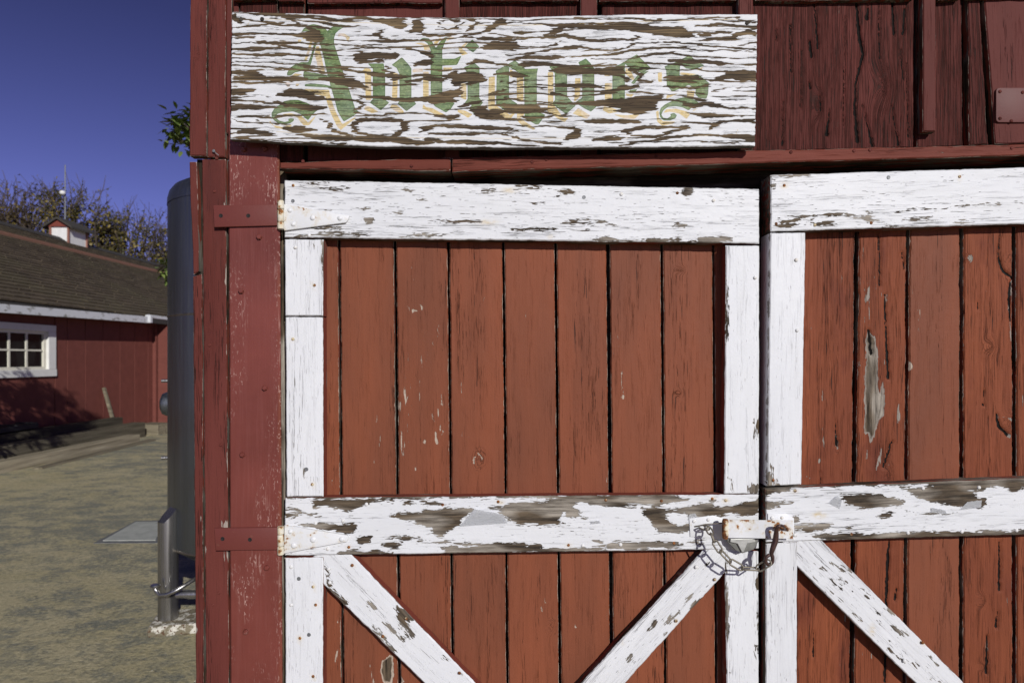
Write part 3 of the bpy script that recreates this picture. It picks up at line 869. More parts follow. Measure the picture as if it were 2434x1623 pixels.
door_part('brace', [(1218, 1799), (1718, 1256), (1772, 1310), (1327, 1801)], YL + 0.0035, 0.036, 'h', ('white_streaky', 'edge_worn'), dl, res=0.008, wob=0.0030, cham=0.004,
          wear=[('p', [(1641, 1446), (1650, 1430), (1664, 1420), (1667, 1430), (1650, 1450), (1642, 1456)]), ('s', [(1568, 1480, 2), (1590, 1463, 3)]),
                ('s', [(1585, 1482, 2), (1612, 1455, 4)]), ('s', [(1592, 1486, 2), (1606, 1474, 2)]), ('s', [(1540, 1497, 2), (1558, 1475, 4)]), ('s', [(1490, 1569, 3), (1499, 1560, 4)]),
                ('s', [(1630, 1430, 2), (1648, 1415, 3)]), ('s', [(1576, 1510, 1), (1584, 1502, 2)]), ('s', [(1502, 1578, 1), (1508, 1572, 2)]), ('s', [(1600, 1370, 2), (1612, 1355, 2)]),
                ('s', [(1675, 1350, 1), (1684, 1338, 2)])])

# right door
PR = YR + 0.042
rt = [1895, 2038, 2159, 2287, 2412, 2536, 2660, 2784, 2900]
rb = [1888, 2020, 2149, 2285, 2413, 2538, 2662, 2786, 2900]
rg = [0, 8, 5, 6, 7, 6, 6, 6, 0]
rw = [
 [('s', [(1988, 1030, 1), (1991, 1065, 2.5)]), ('e', 1946, 1090, 1954, 1102), ('s', [(1915, 1130, 1), (1924, 1136, 3)]), ('s', [(1956, 1570, 1), (1953, 1600, 2)])],
 [('p', [(2058, 800), (2066, 784), (2082, 805), (2086, 850), (2088, 923), (2104, 942), (2102, 987), (2088, 1000), (2078, 1040), (2071, 1058), (2064, 1030), (2052, 1030),
         (2056, 977), (2055, 914), (2058, 850)]), ('s', [(2136, 960, 2), (2136, 990, 5), (2132, 1010, 2)]), ('s', [(2098, 905, 2), (2096, 930, 5)]),
  ('s', [(2096, 1065, 2), (2088, 1100, 4), (2082, 1115, 2)]), ('s', [(2062, 1060, 1), (2060, 1090, 2)]), ('s', [(2107, 700, 1), (2105, 740, 2)]), ('s', [(2115, 1100, 2), (2110, 1112, 2)])],
 [('s', [(2213, 1310, 1), (2216, 1330, 1)]), ('e', 2158, 860, 2168, 880)],
 [('s', [(2398, 640, 1.5), (2406, 670, 3), (2404, 700, 4)]), ('s', [(2398, 700, 2), (2402, 780, 2), (2405, 810, 4)]), ('s', [(2372, 985, 1.5), (2376, 1015, 2.5), (2400, 1036, 4)]),
  ('s', [(2386, 990, 2), (2410, 1000, 4)]), ('s', [(2346, 1515, 2), (2348, 1545, 3)]), ('e', 2300, 606, 2312, 622)],
 [], [], [], []]
rsp = {3: [[(2377, 565, 1), (2374, 612, 2.5), (2384, 642, 3), (2410, 662, 3)], [(2404, 672, 3), (2399, 705, 3), (2402, 761, 2.5)], [(2377, 1288, 2), (2376, 1403, 3)], [(2372, 1454, 2), (2368, 1490, 3)],
        [(2347, 1510, 2), (2345, 1600, 3)], [(2370, 985, 2), (2374, 1012, 3.5), (2396, 1034, 3)], [(2340, 925, 1), (2338, 965, 2)], [(2325, 715, 1), (2326, 735, 2)]],
       1: [[(2116, 1286, 2), (2112, 1320, 4), (2108, 1416, 3)], [(2132, 1400, 2), (2128, 1425, 3)], [(2104, 700, 2), (2107, 800, 2.5), (2112, 900, 3)], [(2120, 1050, 2), (2100, 1110, 3)], [(2066, 786, 3), (2071, 840, 4)],
           [(2145, 600, 2), (2150, 640, 2)], [(2108, 1420, 3), (2104, 1620, 3)], [(2090, 560, 2), (2092, 680, 2)]],
       0: [[(1987, 1000, 1), (1990, 1060, 3)], [(1950, 1120, 1), (1951, 1150, 2)], [(1935, 1500, 1), (1934, 1560, 2)]]}
rk = {3: [(2302, 614, 15, 14), (2355, 823, 24, 26), (2395, 1004, 30, 34), (2334, 1426, 24, 26), (2333, 1584, 14, 14), (2405, 640, 26, 50)], 1: [(2110, 1130, 22, 40)], 0: [(1990, 1048, 14, 40)]}
for i in range(8):
    a0, a1 = rt[i] + rg[i] / 2, rt[i + 1] - rg[i + 1] / 2
    b0, b1 = rb[i] + rg[i] / 2, rb[i + 1] - rg[i + 1] / 2
    mm = 'plank_rough' if i in (0, 1, 3, 4) else 'plank_red'
    door_part('plank', [(a0, 520), (a1, 520), (b1, 2110), (b0, 2110)], PR + random.uniform(-0.001, 0.002), 0.022, 'v', (mm, 'edge_worn'), dr,
              res=0.0045 if i < 4 else 0.04, wob=0.0034 if i < 4 else 0.002, cham=0.004, wear=rw[i] or None, splits=rsp.get(i), knots=rk.get(i), lump=0.0012)
rail_chips = [(1853, 517, 1913, 530), (1853, 529, 1905, 541), (2056, 505, 2078, 516), (2060, 521, 2095, 531), (2165, 519, 2228, 527), (2200, 520, 2228, 528), (1935, 528, 1975, 537),
              (1990, 513, 2060, 520), (2280, 522, 2320, 530), (1835, 427, 1842, 447), (1860, 416, 1925, 421), (2110, 536, 2140, 541)]
door_part('rail', [(1831, 415), (2960, 381), (2960, 517), (1831, 551)], YR, 0.071, 'h', ('white', 'edge_worn'), dr, res=0.0065, wob=0.002,
          wear=[(E, *c) for c in rail_chips] + [('s', [(1905, 514, 0.8), (1950, 511, 0.8), (2029, 507, 0.8)]), ('s', [(2120, 510, 0.6), (2175, 497, 0.8), (2230, 498, 0.8), (2300, 488, 0.8), (2434, 483, 0.8)])], seed=21.0)
door_part('stile', [(1831, 553), (1916, 552), (1906, 1152), (1823, 1156)], YR + 0.001, 0.071, 'v', ('white_sound', 'white_sound'), dr, res=0.011, wob=0.0016,
          wear=[('s', [(1836, 1110, 2), (1838, 1150, 6), (1850, 1156, 4)]), (E, 1823, 1125, 1830, 1158)])
door_part('stile', [(1820, 1291), (1896, 1288), (1895, 2000), (1819, 2000)], YR + 0.001, 0.071, 'v', ('white_streaky', 'edge_worn'), dr, res=0.012, wob=0.0016)
r_bare = [
 ('p', [(1906, 1146), (2060, 1140), (2230, 1134), (2440, 1128), (2440, 1156), (2410, 1172), (2380, 1158), (2350, 1155), (2340, 1165), (2300, 1170), (2325, 1182),
        (2345, 1185), (2340, 1205), (2325, 1212), (2250, 1198), (2200, 1192), (2180, 1180), (2150, 1165), (2120, 1158), (2190, 1157), (2219, 1152), (2180, 1151), (2080, 1154), (1980, 1156), (1910, 1156)]),
 ('p', [(2000, 1175), (2080, 1172), (2125, 1185), (2150, 1192), (2145, 1200), (2100, 1205), (2050, 1207), (2010, 1200), (2003, 1185)]),
 ('p', [(1815, 1155), (1880, 1155), (1878, 1166), (1815, 1180)]), ('p', [(1815, 1190), (1890, 1192), (1880, 1198), (1850, 1206), (1815, 1212)]),
 ('p', [(1884, 1250), (1930, 1244), (1980, 1245), (1960, 1256), (1920, 1262), (1886, 1258)]),
 ('p', [(1934, 1274), (1960, 1264), (2010, 1265), (2080, 1268), (2160, 1263), (2260, 1263), (2440, 1259), (2440, 1275), (2200, 1282), (2050, 1287), (1960, 1282)]),
 (E, 2180, 1215, 2230, 1220), (E, 2090, 1218, 2125, 1230), (E, 2010, 1248, 2025, 1254), (E, 1885, 1222, 1900, 1240), ('p', [(2500, 1120), (2900, 1105), (2900, 1135), (2600, 1150)])]
door_part('rail', [(1820, 1161), (2960, 1115), (2960, 1255), (1820, 1289)], YR, 0.071, 'h', ('white', 'edge_worn'), dr, res=0.0055, wob=0.0018, wear=r_bare, seed=31.0)
door_part('rail', [(1820, 2003), (2960, 2003), (2960, 2120), (1820, 2120)], YR, 0.040, 'h', ('white', 'edge_worn'), dr, res=0.03)
door_part('stile', [(2870, 520), (2960, 518), (2960, 1113), (2870, 1117)], YR + 0.001, 0.040, 'v', ('white_sound', 'edge_worn'), dr, res=0.03)
door_part('stile', [(2870, 1260), (2960, 1257), (2960, 2000), (2870, 2000)], YR + 0.001, 0.040, 'v', ('white_sound', 'edge_worn'), dr, res=0.03)
random.seed(77)
st = []
for k in range(46):                                     # short flakes lost along the grain of the brace
    t, s_ = random.uniform(0.02, 0.62), random.uniform(-0.85, 0.85)
    cx_, cy_ = 1928 + t * 660 + s_ * 30, 1318 + t * 640 - s_ * 30
    l = random.uniform(3, 11)
    st.append(('s', [(cx_ - l, cy_ - l, 0.4), (cx_ + l * 0.4, cy_ + l * 0.4, random.uniform(0.5, 1.8)), (cx_ + l, cy_ + l, 0.4)]))
st += [('s', [(1976, 1372, 1), (1993, 1388, 3), (2002, 1402, 1)]), ('s', [(1972, 1335, 1), (2005, 1355, 2)]), ('s', [(2080, 1450, 1), (2090, 1460, 3)])]
door_part('brace', [(1909, 1238), (2569, 1899), (2483, 1926), (1848, 1301)], YR + 0.004, 0.036, 'h', ('white_streaky', 'edge_worn'), dr, res=0.008, wob=0.0022, cham=0.003, wear=st)

# nail heads
nw = lathe_mesh('nail', [(0.0, 0.0030), (0.0030, 0.0026), (0.0048, 0.0012), (0.0052, -0.001)], 10, M['nail_white'], 60, 0.3)
nr = lathe_mesh('nail', [(0.0, 0.0022), (0.0028, 0.0018), (0.0042, 0.0005), (0.0045, -0.001)], 9, M['nail_rust'], 60, 0.8)
ng = lathe_mesh('nail', [(0.0, 0.0010), (0.0018, 0.0012), (0.0045, 0.0014), (0.0056, -0.001)], 12, M['zinc_dull'], 40)
for px, py, me, d in [(692, 1347, nw, dl), (710, 1375, ng, dl), (744, 1394, nr, dl), (750, 1437, nr, dl), (692, 1437, nw, dl), (734, 1508, ng, dl), (713, 1516, nr, dl), (744, 1607, nr, dl),
                      (747, 678, nr, dl), (728, 1115, ng, dl), (742, 1151, nr, dl), (696, 806, nr, dl), (702, 588, nw, dl), (1184, 1192, nr, dl), (1440, 1188, nr, dl), (1572, 1190, nr, dl),
                      (1693, 1185, nr, dl), (1725, 1189, nr, dl), (1351, 1295, nr, dl), (1385, 1296, nw, dl), (1475, 1294, nw, dl), (1602, 1290, nr, dl), (779, 1304, nw, dl), (829, 1300, nr, dl),
                      (871, 1198, nw, dl), (815, 1237, nw, dl), (750, 1243, nw, dl), (1052, 1199, nr, dl), (1610, 459, nr, dl), (1388, 469, ng, dl), (697, 441, nr, dl), (1696, 477, nw, dl), (1477, 462, nw, dl),
                      (837, 1343, nr, dl), (965, 1470, nr, dl), (910, 1512, nr, dl), (1092, 1599, nr, dl), (1607, 1475, nr, dl), (1699, 1377, nr, dl), (1655, 1347, nw, dl), (781, 1352, nw, dl), (784, 1384, nw, dl),
                      (696, 478, ng, dl), (1795, 660, nw, dl), (735, 560, nw, dl),
                      (1864, 441, nr, dr), (2281, 420, nr, dr), (2112, 422, ng, dr), (1890, 1166, nr, dr), (2194, 1160, nw, dr), (2327, 1158, nw, dr), (2024, 1269, nr, dr), (2158, 1266, nw, dr), (2286, 1263, nw, dr),
                      (2416, 1260, nw, dr), (1890, 1272, nr, dr), (2193, 1527, nr, dr), (2150, 1570, nw, dr), (1937, 535, nr, dr), (2071, 530, nr, dr), (1845, 532, nr, dr), (1895, 785, nw, dr), (1893, 618, nw, dr), (1838, 1141, nr, dr)]:
    Y = YL if d is dl else YR
    link('nail', me, [], d, on_face(px, py, Y - 0.0002, random.uniform(0, 3)))

M['flake_white'] = painted_metal('loose_white_paint', (0.74, 0.75, 0.765), 0.0, 0.5, 0.0)
# curled flakes of paint
def flake(pts_base, pts_tip, Y, lift, d, m='flake_white'):
    bm = bmesh.new()
    n, k = 10, 6
    rows = []
    for j in range(k + 1):
        t = j / k
        row = []
        for i in range(n + 1):
            s = i / n
            b = np.array(pts_base[0]) * (1 - s) + np.array(pts_base[1]) * s
            e = np.array(pts_tip[0]) * (1 - s) + np.array(pts_tip[1]) * s
            q = b * (1 - t) + e * t
            q = q + np.array([nz(i * 0.9, j * 0.8) * 1.5, nz(i * 0.8, 9 + j * 0.7) * 2.0 * t])
            row.append(bm.verts.new(W(q[0], q[1], Y - 0.0006 - lift * t ** 1.7 * (0.75 + 0.5 * nz(s * 4, 3.3)))))
        rows.append(row)
    for j in range(k):
        for i in range(n):
            bm.faces.new((rows[j][i], rows[j][i + 1], rows[j + 1][i + 1], rows[j + 1][i]))
    bmesh.ops.solidify(bm, geom=bm.faces[:], thickness=0.0004)
    bm_obj('paint_flake', bm, M[m], d, smooth=50)
flake([(1091, 1251), (1207, 1243)], [(1128, 1209), (1196, 1222)], YL, 0.008, dl)
flake([(1402, 1246), (1428, 1243)], [(1405, 1239), (1424, 1236)], YL, 0.004, dl)
flake([(1634, 1236), (1660, 1232)], [(1638, 1222), (1652, 1219)], YL, 0.005, dl)
flake([(1996, 1209), (1968, 1195)], [(2002, 1188), (1990, 1178)], YR, 0.006, dr)
flake([(2210, 1217), (2252, 1222)], [(2216, 1206), (2246, 1212)], YR, 0.005, dr)
flake([(2280, 1212), (2332, 1206)], [(2300, 1192), (2334, 1188)], YR, 0.004, dr)

# ------------------------------------------------------------------ hinges
def hinge(py, red, tri, barrel, rivets, holes):
    hm = bmesh.new()
    Pw = [W(x, y, YL - 0.0085) for x, y in tri]
    add_prism(hm, [(p.x, p.z) for p in Pw], YL - 0.0085, YL - 0.0005, 0.0012)
    h = bm_obj('hinge', hm, M['white_metal'], barn, None, 30)
    h['label'] = 'white triangular strap hinge, ' + ('upper' if py < 800 else 'lower') + ' of the two'
    WORLD[h.name] = Matrix.Identity(4)
    cpx = sum(t[0] for t in tri) / len(tri)
    ztop, zbot, xl, xr = Pw[0].z, Pw[-1].z, Pw[0].x, Pw[1].x
    def rimf(c):
        return 0.55 if c.x < xl + 0.008 else (0.35 if c.z > (ztop - 0.02 - 0.25 * (c.x - xl)) else 0.0)
    set_rim(h, rimf)
    rm = bmesh.new()
    Rw = [W(x, y, 1.849) for x, y in red]
    add_prism(rm, [(p.x, p.z) for p in Rw], 1.849, 1.8555, 0.0012)
    bm_obj('post_leaf', rm, M['red_metal'], h, None, 30)
    for i, (ya, yb) in enumerate(barrel):
        a, b = W(667, ya, 1.853), W(667.5, yb, 1.853)
        k = bmesh.new()
        rr = 0.0088 if i != 1 else 0.0086
        add_tube(k, [a, a.lerp(b, 0.06), a.lerp(b, 0.94), b], [rr - 0.0015, rr, rr, rr - 0.0015], 14)
        kn_ = bm_obj('knuckle', k, M['white_metal_rusty'], h, None, 40)
        set_rim(kn_, lambda c: 0.25)
    for x, y, r in rivets:
        b = lathe_mesh('rivet', [(0.0, 0.0040), (r * 0.45, 0.0036), (r * 0.8, 0.0022), (r, 0.0002), (r, -0.001)], 14, M['white_metal'], 60)
        link('rivet', b, [], h, on_face(x, y, YL - 0.0085))
    for x, y in holes:
        b = lathe_mesh('screw_hole', [(0.0, 0.0004), (0.0040, 0.0005), (0.0048, 0.0009), (0.0056, 0.0002)], 12, M['hole_dark'], 60)
        link('screw_hole', b, [], h, on_face(x, y, 1.849))
hinge(512, [(507, 488), (658, 486), (658, 536), (509, 540)], [(674, 485), (830, 513), (828, 521), (822, 529), (675, 548)],
      [(477, 497), (498, 527), (528, 545)], [(689, 500, 0.0068), (697, 533, 0.0068), (743, 518, 0.0075), (808, 519, 0.0072)], [(525, 513), (590, 513)])
hinge(1282, [(509, 1255), (660, 1253), (660, 1306), (513, 1308)], [(676, 1248), (826, 1272), (828, 1280), (824, 1287), (675, 1315)],
      [(1250, 1269), (1270, 1297), (1298, 1318)], [(690, 1263, 0.0065), (698, 1296, 0.0080), (744, 1282, 0.0085), (812, 1281, 0.0072)], [(529, 1280), (594, 1282)])

# ------------------------------------------------------------------ hasp across the gap, with chain and hook
def plate(name, pts, Yf, th, m, parent, bev=0.0006, rim=None):
    bm = bmesh.new()
    ps = [W(x, y, Yf) for x, y in pts]
    add_prism(bm, [(p.x, p.z) for p in ps], Yf, Yf + th, bev)
    o = bm_obj(name, bm, m, parent, None, 30)
    if rim: set_rim(o, rim)
    return o
Z8 = lambda x, y: (1600 + x / 5.88, 1180 + y / 5.88)
bm = bmesh.new()
ys = [(1719, 1.838), (1728, 1.833), (1760, 1.832), (1796, 1.831), (1806, 1.826), (1884, 1.825)]
top = lambda x: 1234 + (x - 1719) * 0.012
rows = []
for x, Y in ys:
    a, b = W(x, top(x), Y), W(x, top(x) + 43, Y)
    rows.append((bm.verts.new(a), bm.verts.new(b)))
for A, B in zip(rows[:-1], rows[1:]):
    bm.faces.new((A[0], A[1], B[1], B[0]))
bmesh.ops.recalc_face_normals(bm, faces=bm.faces[:])
bmesh.ops.solidify(bm, geom=bm.faces[:], thickness=0.0028)
hasp = bm_obj('hasp', bm, M['white_hasp'], barn, None, 30)
hasp['label'] = 'white painted hasp with rusty edges bridging the gap between the doors'
WORLD[hasp.name] = Matrix.Identity(4)
xa, xb = W(1719, 1255, 1.83).x, W(1884, 1255, 1.83).x
zt = W(1719, 1234, 1.832).z
set_rim(hasp, lambda c: 0.55 if c.x > xb - 0.035 else (0.5 if c.z > zt - 0.003 else 0.08))
plate('base_plate', [Z8(225, 305), Z8(560, 262), Z8(700, 300), Z8(770, 330), Z8(770, 590), Z8(240, 560)], YL - 0.0030, 0.0028, M['white_hasp'], hasp)
plate('base_plate', [Z8(1325, 240), Z8(1575, 236), Z8(1690, 300), Z8(1690, 600), Z8(1560, 575), Z8(1325, 575)], YR - 0.0030, 0.0028, M['white_hasp'], hasp)
bm = bmesh.new()
a, b = W(1724, 1233, 1.8335), W(1724, 1280, 1.8335)
add_tube(bm, [a, a.lerp(b, .1), a.lerp(b, .9), b], [0.0065, 0.0085, 0.0085, 0.0065], 12)  # rolled edge
k = bm_obj('hinge_pin', bm, M['white_metal_rusty'], hasp, None, 40)
set_rim(k, lambda c: 0.55)
for x, y, Yp in [(490, 320, YL - 0.003), (290, 342, YL - 0.003), (1380, 295, YR - 0.003), (1522, 292, YR - 0.003), (1700, 535, YR - 0.003)]:
    link('screw', nw, [], hasp, on_face(*Z8(x, y), Yp))
# staple loop standing out of the strap
bm = bmesh.new()
add_tube(bm, [W(*Z8(1480, 470), 1.826), W(*Z8(1470, 445), 1.806), W(*Z8(1500, 410), 1.799), W(*Z8(1560, 405), 1.798), W(*Z8(1595, 440), 1.806), W(*Z8(1600, 475), 1.826)], 0.0030, 8)
k = bm_obj('staple', bm, M['white_metal_rusty'], hasp, None, 60)
set_rim(k, lambda c: 0.9)
# cast piece with a raised star under the strap
bm = bmesh.new()
pp = [W(*Z8(x, y), 1.846) for x, y in [(745, 560), (1195, 560), (1190, 640), (1130, 740), (970, 795), (880, 750), (775, 650)]]
add_prism(bm, [(p.x, p.z) for p in pp], 1.846, 1.864, 0.003)
lock = bm_obj('star_boss', bm, M['cast_dark'], hasp, None, 30)
bm = bmesh.new()
sp = [W(*Z8(x, y), 1.842) for x, y in [(800, 585), (1140, 585), (1150, 632), (1035, 652), (985, 768), (962, 776), (898, 655), (795, 632)]]
c = sum((Vector(p) for p in sp), Vector()) / len(sp)
add_prism(bm, [(p.x, p.z) for p in sp], 1.840, 1.8464, 0.0016)
bm_obj('raised_star', bm, M['cast_alu'], hasp)

chain = empty('chain', W(*Z8(430, 440), 1.80))
tag(chain, 'sagging galvanised steel chain hanging from the rusty white hasp', 'chain')
WORLD[chain.name] = chain.matrix_basis.copy()
def chain_link(a, b, roll, w=0.0085, r=0.0024, m='zinc'):
    """an oval link from a to b"""
    a, b = Vector(a), Vector(b)
    d = (b - a)
    L = d.length
    d.normalize()
    n = Vector((0, -1, 0))
    s = d.cross(n).normalized()
    n = s.cross(d).normalized()
    u = s * math.cos(roll) + n * math.sin(roll)
    pts = []
    e = 0.0026
    for k in range(9):
        t = math.pi * k / 8
        pts.append(b + d * (e - w + w * math.sin(t)) + u * (w * math.cos(t)))
    for k in range(9):
        t = math.pi * k / 8
        pts.append(a - d * (e - w + w * math.sin(t)) - u * (w * math.cos(t)))
    bm = bmesh.new()
    add_tube(bm, pts, r, 8, closed=True)
    return bm_obj('chain_link', bm, M[m], chain, None, 70)
YC = 1.812
cp = [(492, 440, 1.835), (530, 520, 1.822), (575, 625, 1.815), (665, 765, 1.810), (800, 905, 1.806), (965, 1000, 1.804), (1180, 1010, 1.802), (1350, 910, 1.795)]
rolls = [0.35, 1.25, 0.45, 1.0, 0.55, 1.45, 0.5]
for (a, b, rl) in zip(cp[:-1], cp[1:], rolls):
    chain_link(W(*Z8(a[0], a[1]), a[2]), W(*Z8(b[0], b[1]), b[2]), rl)
bm = bmesh.new()
rp = W(*Z8(430, 430), 1.850)
add_tube(bm, [W(*Z8(370, 430), 1.866), W(*Z8(372, 440), 1.846), W(*Z8(430, 462), 1.838), W(*Z8(500, 462), 1.838), W(*Z8(520, 430), 1.845), W(*Z8(480, 405), 1.858), W(*Z8(420, 400), 1.868)], 0.0024, 8)
add_tube(bm, [W(*Z8(300, 415), 1.866), W(*Z8(360, 405), 1.852), W(*Z8(450, 385), 1.850), W(*Z8(690, 370), 1.845)], 0.0015, 6)
bm_obj('end_ring', bm, M['zinc'], chain, None, 60)
hook = bmesh.new()
hp = [(1345, 810, 1.797), (1300, 850, 1.796), (1298, 915, 1.796), (1335, 950, 1.797), (1385, 915, 1.797), (1390, 850, 1.797), (1375, 790, 1.798), (1400, 700, 1.798), (1430, 610, 1.799),
      (1440, 520, 1.797), (1445, 450, 1.793), (1470, 412, 1.790), (1520, 405, 1.792), (1555, 425, 1.800), (1565, 445, 1.812)]
sm = []
hv = [W(*Z8(x, y), Y) for x, y, Y in hp]
for i in range(len(hv) - 1):
    p0, p1, p2, p3 = hv[max(i - 1, 0)], hv[i], hv[i + 1], hv[min(i + 2, len(hv) - 1)]
    for k in range(5):
        t = k / 5
        sm.append(0.5 * ((2 * p1) + (p2 - p0) * t + (2 * p0 - 5 * p1 + 4 * p2 - p3) * t * t + (3 * p1 - p0 - 3 * p2 + p3) * t ** 3))
sm.append(hv[-1])
rad = [0.0046 + 0.0030 * math.exp(-((i - 39) / 9.0) ** 2) - 0.002 * max(0, (i - 55) / 15) for i in range(len(sm))]
add_tube(hook, sm, rad, 10)
hk = bm_obj('hook', hook, M['brown_hook'], chain, None, 70)
hk['label'] = 'dark brown hook passed through the rusty staple'

# ------------------------------------------------------------------ the painted sign
YS = 1.800
sign_top = [(551, 29), (700, 32), (920, 40), (1060, 42), (1250, 42), (1400, 37), (1550, 34), (1801, 34)]
sign_bot = [(547, 331), (780, 343), (870, 347), (1000, 349), (1220, 351), (1500, 350), (1795, 347)]
def interp(tab, x):
    return float(np.interp(x, [p[0] for p in tab], [p[1] for p in tab]))

ZA = lambda L: [(520 + p[0] / 3.36, p[1] / 3.36, (p[2] if len(p) > 2 else 8) / 3.36) for p in L]
ZB = lambda L: [(1200 + p[0] / 3.36, p[1] / 3.36, (p[2] if len(p) > 2 else 8) / 3.36) for p in L]
streaksA = [
 [(100,100,8),(250,110,10),(450,115,18),(560,140,20),(700,130,12),(900,165,12),(1150,150,12),(1300,165,18),(1450,190,45),(1490,200,20)],
 [(110,130,18),(170,170,20),(200,175,6)], [(170,150,6),(300,170,8),(400,190,18),(500,192,8)], [(105,222,6),(250,210,8),(400,205,10)],
 [(100,278,14),(300,268,8),(500,275,10),(650,285,20),(780,300,45),(820,325,15)], [(560,140,20),(600,180,10),(700,225,10),(800,265,20)],
 [(100,300,6),(270,298,10)], [(300,345,10),(430,345,15),(600,345,10),(800,358,6),(1000,362,5),(1300,357,5)],
 [(100,395,7),(300,400,8),(400,385,10),(550,385,9),(700,398,6),(900,408,5),(1000,405,6),(1120,385,10),(1250,385,5),(1400,395,5)],
 [(100,433,6),(300,438,12),(400,440,12),(560,435,8),(900,440,6)],
 [(100,495,5),(350,500,5),(600,515,7),(850,540,8),(1000,550,10),(1150,575,12),(1250,595,20),(1450,610,10)],
 [(100,525,5),(300,535,6),(500,550,7),(700,565,8),(900,590,10),(1000,600,15)],
 [(100,580,14),(250,590,25),(330,610,25)], [(100,625,18),(400,632,20),(600,635,20),(700,630,14)],
 [(780,630,8),(900,640,25),(1050,665,40),(1160,690,20)], [(1100,460,30),(1250,445,32),(1400,450,25),(1440,440,10)], [(1120,500,10),(1300,490,15)],
 [(95,740,25),(180,735,30),(270,720,15)], [(100,690,5),(140,695,5)], [(470,755,10),(560,740,35),(660,745,35),(750,775,25),(840,785,15)],
 [(95,800,8),(300,805,8),(500,835,10),(600,845,20),(750,860,25),(870,857,5)], [(95,860,25),(300,858,20),(450,865,8)],
 [(100,940,5),(250,935,6),(400,940,8),(700,925,5),(850,905,8)], [(330,965,8),(400,985,6),(550,1000,6)], [(150,1055,16),(300,1055,22),(450,1065,10)],
 [(520,1025,10),(650,1035,30),(770,1035,10)], [(620,1075,10),(800,1100,20),(1000,1110,20),(1200,1120,20),(1350,1110,30),(1500,1130,30),(1700,1150,10)],
 [(840,960,10),(890,1000,18),(930,1050,15),(1020,1080,18)],
 [(1080,1000,25),(1120,965,20),(1300,950,12),(1450,965,15),(1490,1000,30),(1450,1060,20),(1350,1090,10),(1200,1080,15),(1100,1050,20),(1080,1000,25)],
 [(1080,900,8),(1250,925,5),(1500,905,7),(1700,910,7),(1850,940,15),(1930,925,8)], [(1620,1035,25),(1750,1005,12),(1900,1005,15),(2150,1025,20),(2352,1035,8)],
 [(1650,1120,15),(1800,1140,12),(2000,1140,20),(2300,1150,10)], [(1700,1070,8),(1800,1075,12),(2352,1070,4)],
 [(1240,290,8),(1260,275,12),(1330,240,8)], [(1260,290,8),(1300,310,8),(1500,325,8),(1700,330,8),(1900,310,8),(2000,280,10),(2100,260,10),(2200,200,30),(2260,170,30)],
 [(1520,265,8),(1600,220,45),(1580,170,30)], [(1620,280,12),(1750,290,10),(1900,275,8)],
 [(1760,190,10),(1800,155,5),(1900,150,5),(1940,180,6),(1900,225,10),(1820,240,8),(1765,210,8)], [(1865,168,14),(1895,168,14)],
 [(1940,150,8),(2020,160,15),(2050,200,12),(1980,250,10)], [(2080,300,12),(2200,310,15),(2352,310,15)], [(2100,380,10),(2200,370,40),(2352,370,35)],
 [(1500,390,8),(1600,405,10),(1680,430,25),(1700,450,20)], [(1550,520,15),(1650,500,25),(1700,490,18)], [(1330,540,15),(1380,600,20),(1410,640,15),(1500,610,8)],
 [(1500,660,12),(1650,630,15),(1800,640,15)], [(1800,620,12),(1880,590,30),(1900,640,50),(2000,600,30),(2080,620,40),(2000,660,25)],
 [(1220,680,8),(1500,690,6)], [(1230,770,10),(1400,800,18),(1560,800,15),(1700,790,30),(1850,760,45),(1920,730,20)], [(1680,820,15),(1900,810,10)],
 [(1130,800,15),(1160,830,15),(1120,870,8),(1050,880,6)], [(1700,740,5),(1800,745,5),(1940,700,8)], [(1960,510,8),(2050,490,18),(2200,510,8),(2352,520,6)],
 [(2030,880,12),(2100,900,45),(2250,930,30)], [(1900,850,10),(2050,820,15),(2110,800,8)], [(2200,600,8),(2352,600,8)], [(2230,650,5),(2352,655,5)], [(2150,740,6),(2300,720,6)],
 [(150,1105,6),(600,1130,6),(1000,1150,6)], [(1000,320,3),(1240,325,3)], [(100,345,3),(260,343,4)], [(110,955,3),(160,975,5),(340,990,5)]]
